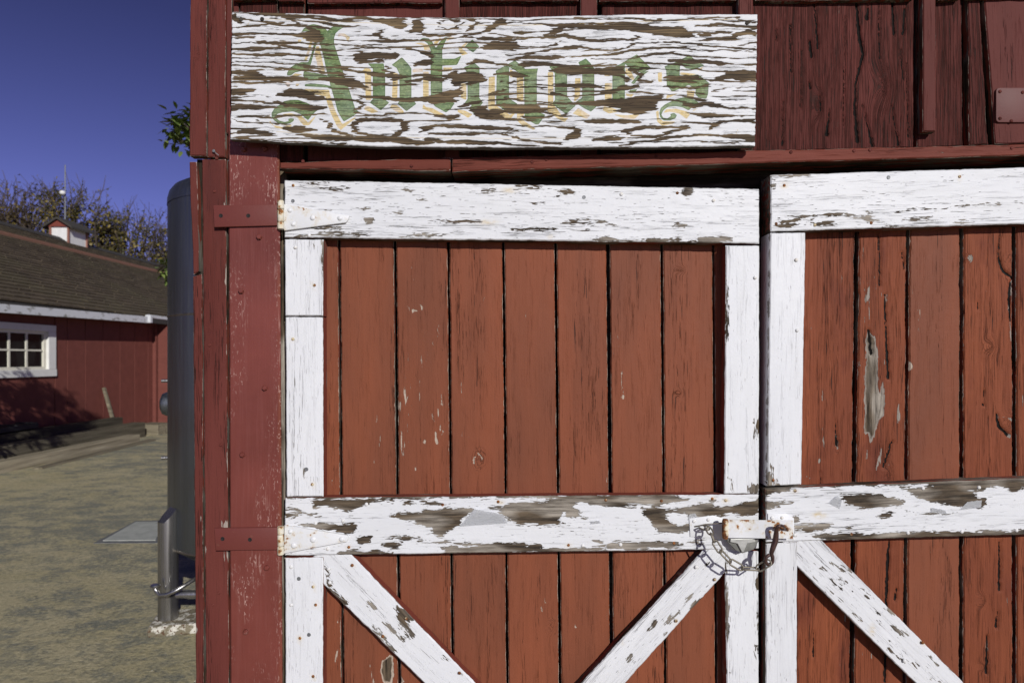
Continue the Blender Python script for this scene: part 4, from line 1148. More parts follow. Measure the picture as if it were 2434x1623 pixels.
streaksB = [
 [(0,185,6),(200,190,5),(350,205,10),(500,205,18),(650,210,20),(800,225,25),(1000,210,30),(1200,245,40),(1400,260,45),(1490,290,20)],
 [(480,215,20),(350,280,18)], [(470,290,12),(300,300,8),(200,305,8),(100,315,8),(0,325,8)], [(450,280,15),(600,310,15),(800,328,10),(1000,325,8),(1080,290,12)],
 [(540,150,8),(750,155,4),(1000,155,4),(1200,165,8),(1500,150,5),(1900,140,6)], [(1500,210,8),(1700,195,10),(1900,215,15),(2000,225,18)],
 [(1550,290,14),(1640,275,14)], [(1600,320,12),(1830,310,18),(1840,280,20),(1950,260,20),(2010,275,15)], [(1640,265,10),(1800,262,10)],
 [(0,360,10),(50,390,8),(200,390,5),(400,360,8),(450,330,5)], [(0,478,8),(200,455,18),(400,460,15),(470,465,10)], [(130,520,20),(300,510,20),(450,530,12),(700,530,10),(880,520,6)],
 [(0,440,5),(200,430,8),(350,400,8),(500,380,15),(600,375,14),(700,400,8),(850,410,6),(950,395,8),(1050,345,8),(1200,340,6),(1500,350,6),(1800,385,8),(2010,390,8)],
 [(470,460,5),(700,445,8),(800,440,8),(1000,410,10),(1200,390,12),(1350,380,8),(1550,400,5),(2000,410,4)], [(700,475,5),(1000,470,4),(1200,440,10),(1350,420,8)],
 [(1320,485,12),(1500,490,18),(1700,500,18),(1780,510,8)], [(380,560,16),(550,570,32),(750,570,25),(950,570,16)], [(700,590,12),(900,600,12),(1000,650,10)],
 [(1000,560,10),(1100,555,8),(1300,555,5),(1700,570,8),(2000,575,10)], [(1300,620,18),(1450,625,22),(1560,630,18)], [(1650,650,10),(1800,600,30),(1900,600,45),(2000,600,40)],
 [(0,590,12),(80,600,25),(180,610,8)], [(1020,570,15),(1090,600,15),(1050,640,8),(1150,655,8),(1200,660,8)], [(400,680,15),(520,685,20),(620,690,18),(720,690,15),(790,700,10)],
 [(350,745,10),(500,770,6),(700,755,6),(850,740,15),(960,700,25),(1080,690,10)], [(0,780,5),(150,800,8),(350,820,6),(550,830,10),(750,820,25),(900,830,35),(1100,820,60),(1240,790,25)],
 [(0,850,25),(150,870,25),(300,875,20),(380,870,5)], [(900,880,10),(1050,880,40),(1180,860,30)], [(1280,690,8),(1500,705,8),(1620,690,10)],
 [(1430,840,14),(1500,850,20),(1600,830,20),(1700,850,15),(1820,865,8),(2000,875,5)], [(150,940,10),(350,940,8),(500,915,8)], [(620,975,8),(750,970,18),(900,970,18),(1100,975,12)],
 [(1480,905,8),(1600,930,20),(1750,920,15),(1900,930,5)], [(1700,975,8),(1900,970,15),(2000,975,18)], [(1600,1040,8),(1650,1010,12),(1750,980,12)],
 [(960,1050,15),(1050,1025,18),(1250,1015,10),(1450,1020,10)], [(1440,1022,8),(1300,1060,15),(1250,1085,10),(1100,1085,10),(1000,1080,10),(965,1050,15)],
 [(0,1000,6),(200,1015,5),(400,1015,8),(550,1020,15),(590,1060,30),(500,1105,20),(470,1110,12)], [(0,1085,6),(200,1120,8),(350,1150,8),(440,1155,10)],
 [(700,1120,12),(850,1110,18),(930,1105,10)], [(900,1165,5),(1100,1130,10),(1300,1100,12),(1500,1080,10),(1700,1085,10),(1900,1090,22),(1990,1105,25)],
 [(1650,735,4),(1800,700,5),(2000,690,4)], [(90,260,16),(160,262,14)], [(20,660,5),(300,640,5)], [(0,700,4),(330,700,6)], [(1700,800,3),(1900,795,3)], [(1850,160,6),(2000,185,8)],
 [(1930,185,10),(1950,180,10)], [(850,1140,4),(1400,1130,4),(1900,1140,6)], [(0,1060,4),(100,1050,4)]]
L1 = lambda L: [(620 + a / 7.84, 40 + b / 7.84) for a, b in L]
L2 = lambda L: [(620 + a / 7.84, 190 + b / 7.84) for a, b in L]
L3 = lambda L: [(840 + a / 6.818, 70 + b / 6.818) for a, b in L]
L4 = lambda L: [(1130 + a / 6.918, 120 + b / 6.918) for a, b in L]
L5 = lambda L: [(1400 + a / 6.918, 110 + b / 6.918) for a, b in L]
green = [
 L1([(1245,270),(1180,205),(1100,165),(980,140),(880,160),(800,220),(750,290),(850,270),(950,290),(1030,350),(1080,430),(1090,480),(1130,600),(1180,800),(1210,950),(1250,1100),
     (1310,1330),(1370,1530),(1430,1760),(1490,1870),(1545,1955),(1700,1866),(1830,1776),(1760,1720),(1640,1346),(1540,1060),(1500,920),(1440,740),(1400,620),(1365,500),(1365,400),
     (1390,320),(1450,260),(1540,200),(1600,165),(1480,145),(1390,165),(1310,205)]),
 L1([(1000,470),(1050,470),(1000,620),(940,860),(900,980),(880,860),(940,700)]),
 L1([(880,850),(760,850),(640,890),(540,960),(490,1050),(490,1100),(560,1100),(640,1040),(740,1020),(900,990),(930,900)]),
 L1([(800,1020),(1000,1050),(1230,1090),(1240,1180),(1000,1180),(830,1200),(790,1100)]), L1([(820,1260),(1000,1250),(1200,1270),(1310,1300),(1300,1325),(1050,1312),(820,1300)]),
 L2([(380,450),(260,520),(200,620),(200,700),(250,760),(320,810),(430,830),(540,815),(610,770),(620,730),(560,720),(510,730),(520,770),(440,790),(340,760),(270,700),(300,640),(400,610),
     (600,590),(740,640),(880,755),(960,650),(1040,580),(1120,530),(980,490),(850,430),(700,375),(550,375),(420,405)]),
 L3([(230,555),(490,555),(500,620),(515,700),(515,1060),(510,1140),(580,1190),(445,1315),(265,1190),(315,1130),(315,640)]),
 L3([(620,580),(785,455),(900,580),(940,640),(940,1120),(1020,1210),(860,1330),(720,1210),(750,1150),(745,720),(700,630)]),
 L3([(1060,180),(1130,140),(1220,150),(1280,210),(1340,310),(1390,220),(1480,130),(1530,130),(1480,220),(1440,340),(1440,480),(1640,480),(1755,430),(1680,580),(1440,590),(1440,1080),
     (1640,1200),(1580,1290),(1500,1350),(1320,1250),(1255,1150),(1250,560),(1180,560),(1250,490),(1250,330),(1200,230),(1130,185)]),
 L3([(1925,165),(2040,280),(1940,380),(1800,290)]), L3([(1790,620),(1960,545),(2045,620),(2040,1110),(2100,1190),(1950,1370),(1870,1280),(1920,1230),(1800,1200),(1850,1130),(1850,720)]),
 L4([(330,340),(500,250),(553,290),(553,790),(690,880),(570,1040),(340,890),(350,400)]), L4([(500,250),(650,165),(740,240),(820,310),(1030,300),(1005,410),(760,400),(650,330),(560,280)]),
 L4([(800,400),(1010,330),(1010,1000),(1150,1060),(1040,1220),(990,1220),(810,1120)]),
 L4([(1210,270),(1330,240),(1480,240),(1520,290),(1508,400),(1508,760),(1600,860),(1650,910),(1490,1050),(1260,880),(1310,820),(1305,380)]),
 L4([(1690,200),(1815,135),(1890,210),(1950,290),(1955,420),(1955,860),(2000,920),(1900,1010),(1780,950),(1640,860),(1757,780),(1757,330)]),
 L5([(370,360),(500,305),(590,285),(590,870),(660,960),(650,1050),(350,1000),(385,860),(385,420)]), L5([(500,305),(790,135),(870,220),(1030,370),(860,440),(700,380),(590,290)]),
 L5([(700,610),(760,540),(805,540),(740,630)]), L5([(670,720),(800,710),(740,770),(660,770)]), L5([(860,430),(990,410),(805,545),(740,630),(690,610),(800,480)]),
 L5([(1240,335),(1440,260),(1660,145),(1730,220),(1900,320),(1740,380),(1600,370),(1500,300),(1490,480),(1640,490),(1790,465),(1970,600),(1960,780),(1930,870),(1800,850),(1750,790),
     (1755,700),(1640,640),(1450,720),(1370,750),(1280,650),(1270,400)]),
 L5([(1440,870),(1620,830),(1760,900),(1850,960),(1700,1000),(1640,1060),(1540,1010),(1430,990),(1300,1000),(1220,1060),(1190,1130),(1220,1180),(1290,1190),(1350,1150),(1330,1120),
     (1400,1100),(1445,1140),(1420,1190),(1330,1225),(1230,1225),(1170,1170),(1155,1100),(1180,1020),(1250,960),(1330,920)])]
gold = [
 L1([(910,470),(960,470),(930,600),(850,830),(800,830),(870,640)]), L1([(1030,560),(1080,550),(1130,740),(1160,900),(1195,1030),(1070,1020),(1040,850),(1000,700)]),
 L1([(680,430),(760,430),(740,490),(700,470)]), L1([(1450,310),(1560,320),(1650,380),(1660,400),(1610,460),(1580,390),(1500,360),(1430,390)]),
 L1([(440,1210),(550,1240),(540,1300),(510,1320),(460,1270)]), L1([(560,1120),(640,1060),(780,1080),(720,1100),(620,1130)]), L1([(780,380),(970,390),(960,420),(780,420)]),
 L2([(820,170),(1270,190),(1290,280),(1350,480),(1420,650),(1520,830),(1640,760),(1770,690),(1760,720),(1490,940),(1420,870),(1310,640),(1250,480),(1200,310),(1100,290),(850,270),(780,220)]),
 L2([(340,690),(420,640),(560,625),(700,660),(760,680),(800,720),(880,800),(1020,670),(1010,710),(900,850),(800,850),(740,790),(680,700),(600,680),(450,690)]),
 L2([(140,650),(165,650),(160,750),(240,850),(400,880),(560,840),(580,850),(480,930),(280,900),(160,800)]), L2([(650,70),(720,80),(690,120),(650,120)]),
 L3([(210,610),(285,660),(290,1150),(200,1150),(185,730),(140,680)]), L3([(190,1250),(250,1245),(410,1340),(300,1360),(170,1300)]), L3([(640,700),(720,720),(710,1110),(625,1110)]),
 L3([(590,1270),(630,1215),(700,1230),(800,1310),(830,1370),(700,1340)]), L3([(990,230),(1100,215),(1220,260),(1250,350),(1150,340),(1130,260)]), L3([(1130,690),(1220,690),(1220,1110),(1130,1110)]),
 L3([(960,650),(1000,640),(1120,640),(1130,690),(960,700)]), L3([(1170,1260),(1280,1280),(1510,1400),(1350,1390),(1220,1330),(1120,1290),(1130,1200)]), L3([(1340,190),(1400,140),(1430,150),(1330,270),(1300,210)]),
 L3([(1450,620),(1610,620),(1590,650),(1480,690)]), L3([(1700,320),(1850,200),(1880,200),(1760,320),(1860,400),(1760,430),(1730,380)]), L3([(1740,880),(1830,880),(1830,1150),(1740,1110)]),
 L3([(1690,1300),(1810,1320),(1930,1380),(1860,1440),(1800,1400),(1690,1340)]), L3([(1540,130),(1640,130),(1500,200)]),
 L4([(220,440),(320,430),(320,900),(570,1060),(690,990),(560,1150),(480,1140),(210,960)]), L4([(680,440),(790,440),(790,840),(720,850),(680,800)]), L4([(565,310),(640,360),(650,430),(570,450)]),
 L4([(690,950),(790,950),(800,1060),(740,1120),(990,1290),(960,1310),(760,1230),(680,1150)]), L4([(1190,360),(1280,360),(1280,880),(1450,1110),(1530,1110),(1470,1180),(1400,1150),(1170,990),(1195,900)]),
 L4([(1640,460),(1730,460),(1720,760),(1620,860),(1630,760)]), L4([(1690,950),(1760,990),(1890,1070),(1830,1130),(1600,1040)]),
 L5([(600,350),(700,430),(750,550),(720,560),(600,460)]), L5([(260,460),(300,430),(340,440),(340,500),(250,490)]), L5([(260,610),(380,610),(375,860),(260,880)]), L5([(600,780),(740,790),(700,840),(620,820)]),
 L5([(240,990),(360,1010),(520,1070),(330,1110),(230,1060)]), L5([(390,1120),(620,1140),(850,1110),(750,1200),(600,1200)]),
 L5([(1500,430),(1780,460),(1650,490),(1500,470)]), L5([(1770,400),(1890,330),(1840,400)]), L5([(1280,800),(1460,780),(1270,870)]), L5([(1220,1100),(1270,1040),(1430,1030),(1620,1080),(1660,1130),(1600,1200),(1480,1110),(1330,1080)]),
 L5([(1720,1050),(1810,1010),(1690,1090)]), L5([(1100,1080),(1145,1060),(1150,1180),(1220,1240),(1420,1240),(1380,1280),(1200,1310),(1120,1240)]), L5([(1130,440),(1200,430),(1200,590),(1140,590)]),
 L5([(1610,730),(1740,740),(1720,840),(1610,840)])]
gold_lines = [[(568, 68, .7), (566, 290, .7)], [(624, 46, .7), (760, 51, .7), (900, 56, .7), (1060, 60, .7), (1240, 61, .7), (1500, 53, .7), (1755, 46, .7)],
              [(655, 313, .7), (800, 322, .7), (1000, 328, .7), (1230, 330, .7), (1500, 328, .7), (1740, 322, .7)], [(1780, 84, .7), (1778, 180, .7), (1776, 280, .7)],
              [(594, 48, .7), (590, 58, .7), (584, 63, .7)], [(586, 296, .7), (589, 308, .7)], [(1755, 306, .7), (1748, 322, .7)], [(1754, 44, .7), (1757, 58, .7)]]

def make_sign():
    nx, nyy = 430, 200
    c = W(1174, 190, YS)
    def par(n, cfrac):
        return [0.0] + [cfrac + (1 - 2 * cfrac) * i / n for i in range(n + 1)] + [1.0]
    S, T = par(nx, 0.0016), par(nyy, 0.006)
    px, co = [], []
    for i, s in enumerate(S):
        for j, t in enumerate(T):
            xl = 551 + (547 - 551) * (1 - t)
            xr = 1801 + (1795 - 1801) * (1 - t)
            wl = 0.0
            if i <= 1 or i >= len(S) - 2:
                wl = 1.4 * nz(t * 40, i // 3, 2.2) + 0.8 * nz(t * 110, i // 3, 4.0)
            x = xl + (xr - xl) * s + wl
            yt, yb = interp(sign_top, x), interp(sign_bot, x)
            wv = 0.0
            if j <= 1 or j >= len(T) - 2:
                wv = 1.6 * nz(s * 22, j // 3, 6.6) + 0.8 * nz(s * 130, j // 3, 8.0)
            y = yb + (yt - yb) * t + wv
            px.append((x, y))
    P = np.array(px)
    PW = P.copy()
    for k in range(len(P)):
        x, y = P[k]
        PW[k, 0] += 13 * nz(y * 0.30, x * 0.006, 1.5) + 6 * nz(y * 0.9, x * 0.02, 8.5)
        PW[k, 1] += 3.2 * nz(x * 0.022, y * 0.05, 4.4) + 2.0 * nz(x * 0.09, y * 0.15, 2.4)
    brown = union(PW, [('s', ZA(s)) for s in streaksA] + [('s', ZB(s)) for s in streaksB])
    for k in range(len(P)):
        x, y = P[k]
        f = (y + 26 * nz(x * 0.0032, y * 0.009, 0.7) + 7 * nz(x * 0.012, y * 0.03, 5.7)) / 12.5
        d2 = abs((f % 1.0) - 0.5) * 12.5
        gt2 = nz(x * 0.0045 + 9, y * 0.075, 2.1) + 0.35 * nz(x * 0.03, y * 0.2, 6.1)
        brown[k] = min(brown[k], d2 - 0.3 - 5.0 * max(0.0, gt2) if gt2 > 0.02 else 9.0)
    g = union(P, [('p', p) for p in green])
    gl = np.minimum(union(P, [('p', p) for p in gold]), union(P, [('s', s) for s in gold_lines]))
    NT_ = len(T)
    verts = []
    for k, (x, y) in enumerate(px):
        i, j = divmod(k, NT_)
        z = -0.0012 * (1 / (1 + math.exp(brown[k] / 1.2)))
        z += 0.0008 * nz(x * 0.01, y * 0.02) + 0.0004 * nz(x * 0.012, y * 0.22, 3)
        if i in (0, len(S) - 1) or j in (0, NT_ - 1):
            z -= 0.0022
        w = W(x, y, YS)
        verts.append((w.x - c.x, w.z - c.z, z))
    nf = len(verts)
    faces, mi = [], []
    for i in range(len(S) - 1):
        for j in range(NT_ - 1):
            a = i * NT_ + j
            faces.append((a, a + NT_, a + NT_ + 1, a + 1))
            mi.append(0)
    ring = [(i, 0) for i in range(len(S))] + [(len(S) - 1, j) for j in range(1, NT_)] + [(i, NT_ - 1) for i in range(len(S) - 2, -1, -1)] + [(0, j) for j in range(NT_ - 2, 0, -1)]
    base = nf
    for i, j in ring:
        x, y, z = verts[i * NT_ + j]
        verts.append((x, y, -0.024))
    for k, (i, j) in enumerate(ring):
        k2 = (k + 1) % len(ring)
        i2, j2 = ring[k2]
        faces.append((i * NT_ + j, base + k, base + k2, i2 * NT_ + j2))
        mi.append(1)
    faces.append(tuple(base + k for k in range(len(ring)))[::-1])
    mi.append(1)
    me = bpy.data.meshes.new('antiques_sign')
    me.from_pydata(verts, [], faces)
    me.materials.append(sign_mat())
    me.materials.append(M['dark_sign_edge'])
    me.polygons.foreach_set('material_index', mi)
    me.polygons.foreach_set('use_smooth', [True] * len(faces))
    me.update()
    me.set_sharp_from_angle(angle=math.radians(40))
    for nm, d in (('brown', brown), ('green', g), ('gold', gl)):
        v = np.full(len(verts), 0.0, np.float32)
        v[:nf] = np.clip(-d / 20.0, -1, 1)
        me.attributes.new(nm, 'FLOAT', 'POINT').data.foreach_set('value', v)
    o = bpy.data.objects.new('antiques_sign', me)
    COL.objects.link(o)
    o.matrix_basis = Matrix(((1, 0, 0, c.x), (0, 0, -1, c.y), (0, 1, 0, c.z), (0, 0, 0, 1)))
    tag(o, 'peeling white wooden board reading Antiques in green blackletter above the left door', 'sign')
    WORLD[o.name] = o.matrix_basis.copy()
    return o

def sign_mat():
    N = NB('sign_board_paint')
    co, x, y, z = N.coords(False)
    br, gr, go = N.attr('brown'), N.attr('green'), N.attr('gold')
    jag = N.noise(N.vec(N.mul(x, 24.0), N.mul(y, 330.0), 0.0), 1, 4, 0.62)
    jag2 = N.noise(N.vec(N.mul(x, 45.0), N.mul(y, 140.0), 3.0), 1, 3, 0.6)
    dpx = N.mul(br, 20.0)
    v = N.add(dpx, N.add(N.add(0.25, N.mul(N.m2('SUBTRACT', jag, 0.5), 6.5)), N.mul(N.m2('SUBTRACT', jag2, 0.5), 4.0)))
    bare = N.mr(v, -0.1, 0.7)
    # fine checks along the grain and specks of lost paint
    wy = N.add(y, N.mul(N.m2('SUBTRACT', N.noise(N.vec(N.mul(x, 3.0), N.mul(y, 8.0), 1.0), 1, 2), 0.5), 0.02))
    fl = N.noise(N.vec(N.mul(x, 3.5), N.mul(wy, 210.0), 5.0), 1, 4, 0.6)
    gate = N.noise(N.vec(N.mul(x, 9.0), N.mul(wy, 70.0), 2.0), 1, 2)
    line = N.mul(N.mr(N.m2('ABSOLUTE', N.m2('SUBTRACT', fl, 0.5)), 0.004, 0.012, 1, 0), N.mr(gate, 0.53, 0.57))
    sk = N.noise(N.vec(N.mul(x, 60.0), N.mul(wy, 300.0), 9.0), 1, 3, 0.6)
    speck = N.mul(N.mr(sk, 0.70, 0.735), N.mr(gate, 0.38, 0.56))
    line = N.m2('MAXIMUM', N.mul(line, 0.9), N.mul(speck, 0.85))
    # wood
    g1 = N.noise(N.vec(N.mul(x, 4.0), N.mul(wy, 260.0), 0.0), 1, 4, 0.65)
    g2 = N.noise(N.vec(N.mul(x, 5.0), N.mul(y, 26.0), 7.0), 1, 3)
    w1 = N.mix(N.mr(g1, 0.32, 0.66), (0.016, 0.012, 0.008), (0.115, 0.078, 0.044))
    w2 = N.mix(N.mr(g1, 0.32, 0.66), (0.034, 0.027, 0.017), (0.29, 0.20, 0.10))
    wood = N.mix(N.mr(g2, 0.45, 0.68), w1, w2)
    # paint layers
    white = N.mix(N.mr(N.noise(N.vec(N.mul(x, 6.0), N.mul(y, 60.0), 0.0), 1, 3), 0.35, 0.65), (0.65, 0.658, 0.665), (0.73, 0.737, 0.745))
    brush = N.noise(N.vec(N.mul(x, 130.0), N.mul(y, 150.0), 0.0), 1, 4, 0.65)
    blot = N.noise(N.vec(N.mul(x, 14.0), N.mul(y, 22.0), 4.0), 1, 2)
    gcol = N.mix(N.mr(blot, 0.35, 0.65), (0.140, 0.205, 0.048), (0.095, 0.170, 0.055))
    gcol = N.mix(N.mul(N.mr(brush, 0.50, 0.68), 0.75), gcol, (0.30, 0.39, 0.15))
    ycol = N.mix(N.mr(brush, 0.4, 0.65), (0.62, 0.45, 0.15), (0.70, 0.58, 0.33))
    ycol = N.mix(N.mr(blot, 0.55, 0.7), ycol, (0.68, 0.58, 0.50))
    gd = N.mul(gr, 20.0)
    yd = N.mul(go, 20.0)
    c = N.mix(N.mul(N.mr(yd, -0.35, 0.35), 0.92), white, ycol)
    c = N.mix(N.mul(N.mr(gd, -0.35, 0.35), N.mr(N.noise(N.vec(N.mul(x, 7.0), N.mul(y, 14.0), 6.0), 1, 4, 0.65), 0.35, 0.6, 0.99, 0.86)), c, gcol)
    rimg = N.mul(N.mr(gd, -0.2, 0.5), N.mr(gd, 2.2, 1.2))
    c = N.mix(N.mul(rimg, 0.55), c, (0.045, 0.115, 0.030))
    c = N.mix(bare, c, wood)
    over = N.mul(N.m2('MAXIMUM', N.mr(gd, -1.0, 0.5), N.mr(yd, -1.0, 0.5)), N.mr(N.noise(N.vec(N.mul(x, 5.0), N.mul(wy, 380.0), 12.0), 1, 3, 0.6), 0.56, 0.62))
    c = N.mix(N.mul(over, 0.8), c, (0.050, 0.040, 0.024))
    c = N.mix(line, c, (0.030, 0.024, 0.018))
    h = N.add(N.mul(g1, N.mr(bare, 0, 1, 0.25, 0.9)), N.add(N.mul(bare, -0.7), N.mul(line, -0.6)))
    h = N.add(h, N.mul(N.noise(co, 150, 2), 0.15))
    return N.bsdf(c, N.mr(bare, 0, 1, 0.55, 0.85), 0, h, 0.0011, 1, 0.35)

def dark_edge():
    N = NB('sign_edge_wood')
    co, x, y, z = N.coords(False)
    g = N.noise(N.vec(N.mul(x, 5.0), N.mul(y, 60.0), N.mul(z, 300.0)), 1, 3)
    return N.bsdf(N.mix(g, (0.02, 0.018, 0.014), (0.14, 0.125, 0.10)), 0.85, 0, g, 0.001)
M['dark_sign_edge'] = dark_edge()
sign = make_sign()
hole_me = lathe_mesh('bolt', [(0.0, 0.001), (0.003, 0.002), (0.0052, 0.001), (0.0058, -0.001)], 8, M['dark_wood'], 40)
for px, py in [(1776, 55), (623, 46), (573, 46)]:
    link('bolt', hole_me, [], sign, on_face(px, py, YS - 0.0005))
# two spacer strips fixed to the back of the sign, which stand on the wall
for px in (640, 1500):
    bm = bmesh.new()
    a, b = W(px, 70, 1.8245), W(px + 50, 300, 1.8245)
    add_box(bm, ((a.x + b.x) / 2, 1.842, (a.z + b.z) / 2), (b.x - a.x, 0.034, a.z - b.z))
    bm_obj('batten', bm, M['dark_wood'], sign)

# ------------------------------------------------------------------ yard
def ground_mat():
    N = NB('dusty_asphalt')
    co, x, y, z = N.coords(False)
    big = N.noise(co, 0.55, 4, 0.55)
    nearer = N.mr(y, 3.0, 7.5)                               # the dust thins out towards the worn patch by the barn
    str_ = N.noise(N.vec(N.mul(x, 2.0), N.mul(y, 5.0), 0.0), 1, 5, 0.65, )
    fine = N.noise(co, 34, 5, 0.7)
    grit = N.noise(co, 160, 3, 0.7)
    blot = N.noise(N.vec(N.mul(x, 3.4), N.mul(y, 4.6), 2.0), 1, 9, 0.68)
    v = N.add(N.add(N.mul(big, 0.55), N.mul(blot, 0.95)), N.add(N.mul(N.m2('SUBTRACT', fine, 0.5), 0.5), N.mul(nearer, 0.17)))
    d = N.mr(v, 0.64, 0.82)
    tan = N.mix(N.mr(N.noise(co, 2.2, 3), 0.35, 0.65), (0.58, 0.505, 0.295), (0.64, 0.56, 0.35))
    tan = N.mix(N.mr(fine, 0.35, 0.7), N.mix(1.0, tan, (0.72, 0.72, 0.70), 'MULTIPLY'), tan)
    grey = N.mix(N.mr(grit, 0.3, 0.7), (0.19, 0.195, 0.15), (0.31, 0.305, 0.24))
    c = N.mix(d, grey, tan)
    c = N.mix(N.mul(N.mr(fine, 0.66, 0.76), 0.5), c, (0.50, 0.45, 0.31))
    c = N.mix(N.mul(N.mr(fine, 0.36, 0.28), 0.65), c, (0.085, 0.085, 0.07))
    g3 = N.noise(co, 75, 4, 0.75)
    c = N.mix(N.mul(N.mr(g3, 0.54, 0.64), 0.55), c, N.mix(1.0, c, (0.45, 0.46, 0.48), 'MULTIPLY'))
    c = N.mix(N.mul(N.mr(g3, 0.44, 0.34), 0.45), c, (0.66, 0.60, 0.43))
    h = N.add(N.mul(fine, 1.0), N.add(N.mul(grit, 0.5), N.mul(str_, 0.35)))
    return N.bsdf(c, 0.92, 0, h, 0.012, 1, 0.2)
bm = bmesh.new()
bmesh.ops.create_grid(bm, x_segments=40, y_segments=40, size=220)
for v in bm.verts:
    if v.co.length > 40:
        v.co.z += 0.5 * nz(v.co.x * 0.02, v.co.y * 0.02)
g = bm_obj('ground', bm, ground_mat(), None, Matrix.Translation((0, 60, 0)))
tag(g, kind='structure')

# loose stones and grit lying on the yard
rnd = random.Random(17)
gv, gf = [], []
for k in range(2600):
    Yg = 2.6 + 10.5 * rnd.random() ** 1.5
    Xg = rnd.uniform(-0.80 * Yg, -0.30 * Yg)
    r = 0.003 + 0.010 * rnd.random() ** 4
    i = len(gv)
    a0 = rnd.uniform(0, 6.28)
    for q in range(5):
        gv.append((Xg + r * math.cos(a0 + q * 1.257) * rnd.uniform(.7, 1.2), Yg + r * math.sin(a0 + q * 1.257) * rnd.uniform(.7, 1.2), 0.001))
    gv.append((Xg, Yg, r * rnd.uniform(.5, .9)))
    gf += [(i + q, i + (q + 1) % 5, i + 5) for q in range(5)]
me = bpy.data.meshes.new('gravel')
me.from_pydata(gv, [], gf)
def gravel_mat():
    N = NB('pale_and_dark_grit')
    co, x, y, z = N.coords(False)
    n = N.noise(co, 9, 2)
    return N.bsdf(N.mix(N.mr(n, 0.42, 0.58), (0.16, 0.15, 0.125), (0.55, 0.50, 0.40)), 0.9)
tag(link('gravel', me, gravel_mat()), kind='stuff')

# ------------------------------------------------------------------ steel tank
tank = empty('steel_tank', (-1.55, 4.18, 0))
tag(tank, 'tall dull stainless steel tank on legs, half hidden behind the barn corner', 'tank')
def steel(name, col, rough, brushed=True):
    N = NB(name)
    co, x, y, z = N.coords(False)
    a = N.noise(N.vec(N.mul(x, 14.0), N.mul(y, 14.0), N.mul(z, 0.8)), 1, 4, 0.6)
    b = N.noise(N.vec(N.mul(x, 90.0), N.mul(y, 90.0), N.mul(z, 2.0)), 1, 3)
    c = N.mix(N.mr(a, 0.3, 0.7), tuple(v * 0.72 for v in col), col)
    c = N.mix(N.mul(N.mr(N.noise(co, 4, 3), 0.5, 0.7), 0.3), c, (0.16, 0.14, 0.11))
    return N.bsdf(c, N.mr(b, 0.3, 0.7, rough * 0.8, rough * 1.3), 0.92, b, 0.0004, 0.6, 0.5)
M['steel'] = steel('brushed_tank_steel', (0.21, 0.225, 0.24), 0.42)
M['steel_leg'] = steel('tube_steel', (0.42, 0.41, 0.40), 0.30)
TC = Vector((-1.55, 4.18, 0))
TM = Matrix.Translation(TC)
bm = bmesh.new()
prof = [(0.0, 0.26), (0.16, 0.275), (0.30, 0.312), (0.40, 0.36), (0.47, 0.408), (0.495, 0.425), (0.5, 0.44), (0.5, 1.30), (0.5, 2.30), (0.5, 2.40)]
add_lathe(bm, prof, TM, 72)
bm_obj('body', bm, M['steel'], tank, None, 30)
bm = bmesh.new()
add_lathe(bm, [(0.503, 2.392), (0.502, 2.425), (0.492, 2.465), (0.470, 2.497), (0.43, 2.520), (0.36, 2.535), (0.2, 2.548), (0.0, 2.552)], TM, 72)
bm_obj('dome', bm, M['steel'], tank, None, 40)
M['weld'] = steel('weld_seam_steel', (0.24, 0.21, 0.17), 0.5)
for z in (0.433, 1.745):
    bm = bmesh.new()
    add_lathe(bm, [(0.4995, z - 0.007), (0.5025, z - 0.003), (0.5025, z + 0.003), (0.4995, z + 0.007)], TM, 72)
    bm_obj('weld_seam', bm, M['weld'], tank, None, 60)
LEG = W(400, 1485, 3.80)
for a in (0, 1, 2, 3):
    d = Vector((LEG.x - TC.x, LEG.y - TC.y, 0))
    d = Matrix.Rotation(math.radians(90 * a), 3, 'Z') @ d
    c = TC + d.normalized() * 0.462
    if a == 0: c = Vector((LEG.x, LEG.y, 0))
    bm = bmesh.new()
    add_tube(bm, [c + Vector((0, 0, 0.06)), c + Vector((0, 0, 0.60)), c + Vector((0.0, 0.0, 0.64))], [0.053, 0.053, 0.052], 28)
    top = [v for v in bm.verts if v.co.z > 0.62]
    for v in top:                                            # mitred against the shell
        v.co.z += (v.co - c).dot(-d.normalized()) * 1.1
    lg = bm_obj('leg', bm, M['steel_leg'], tank, None, 50)
    WORLD[lg.name] = Matrix.Identity(4)
    bm = bmesh.new()
    add_lathe(bm, [(0.0, 0.055), (0.018, 0.055), (0.018, 0.02), (0.034, 0.018), (0.036, 0.0), (0.0, 0.0)], Matrix.Translation(c + Vector((0.012, -0.012, 0.012))), 14)
    bm_obj('levelling_foot', bm, M['steel_leg'], lg, None, 40)
bm = bmesh.new()                                             # cross tube between the legs
p = W(418, 1412, 3.80)
add_tube(bm, [p, p + Vector((0.52, 0.06, -0.012))], 0.022, 16)
bm_obj('cross_tube', bm, M['steel_leg'], tank, None, 50)
bm = bmesh.new()                                             # bent rod handle
hp = [(368, 1392, 3.70), (370, 1402, 3.70), (380, 1414, 3.69), (398, 1412, 3.67), (420, 1402, 3.68), (448, 1385, 3.72), (475, 1368, 3.78)]
add_tube(bm, [W(*q) for q in hp], 0.011, 12)
add_lathe(bm, [(0.0, 0.012), (0.022, 0.010), (0.026, 0.004), (0.022, -0.002), (0.0, -0.004)], Matrix.Translation(W(369, 1393, 3.70)), 18)
bm_obj('handle', bm, M['steel_leg'], tank, None, 50)
bm = bmesh.new()                                             # round hatch on the far left side
HN = Vector((-0.96, -0.28, 0)).normalized()
hc = TC + HN * 0.5 + Vector((0, 0, 1.5 - (960 - 853) / 1623 * 4.03))
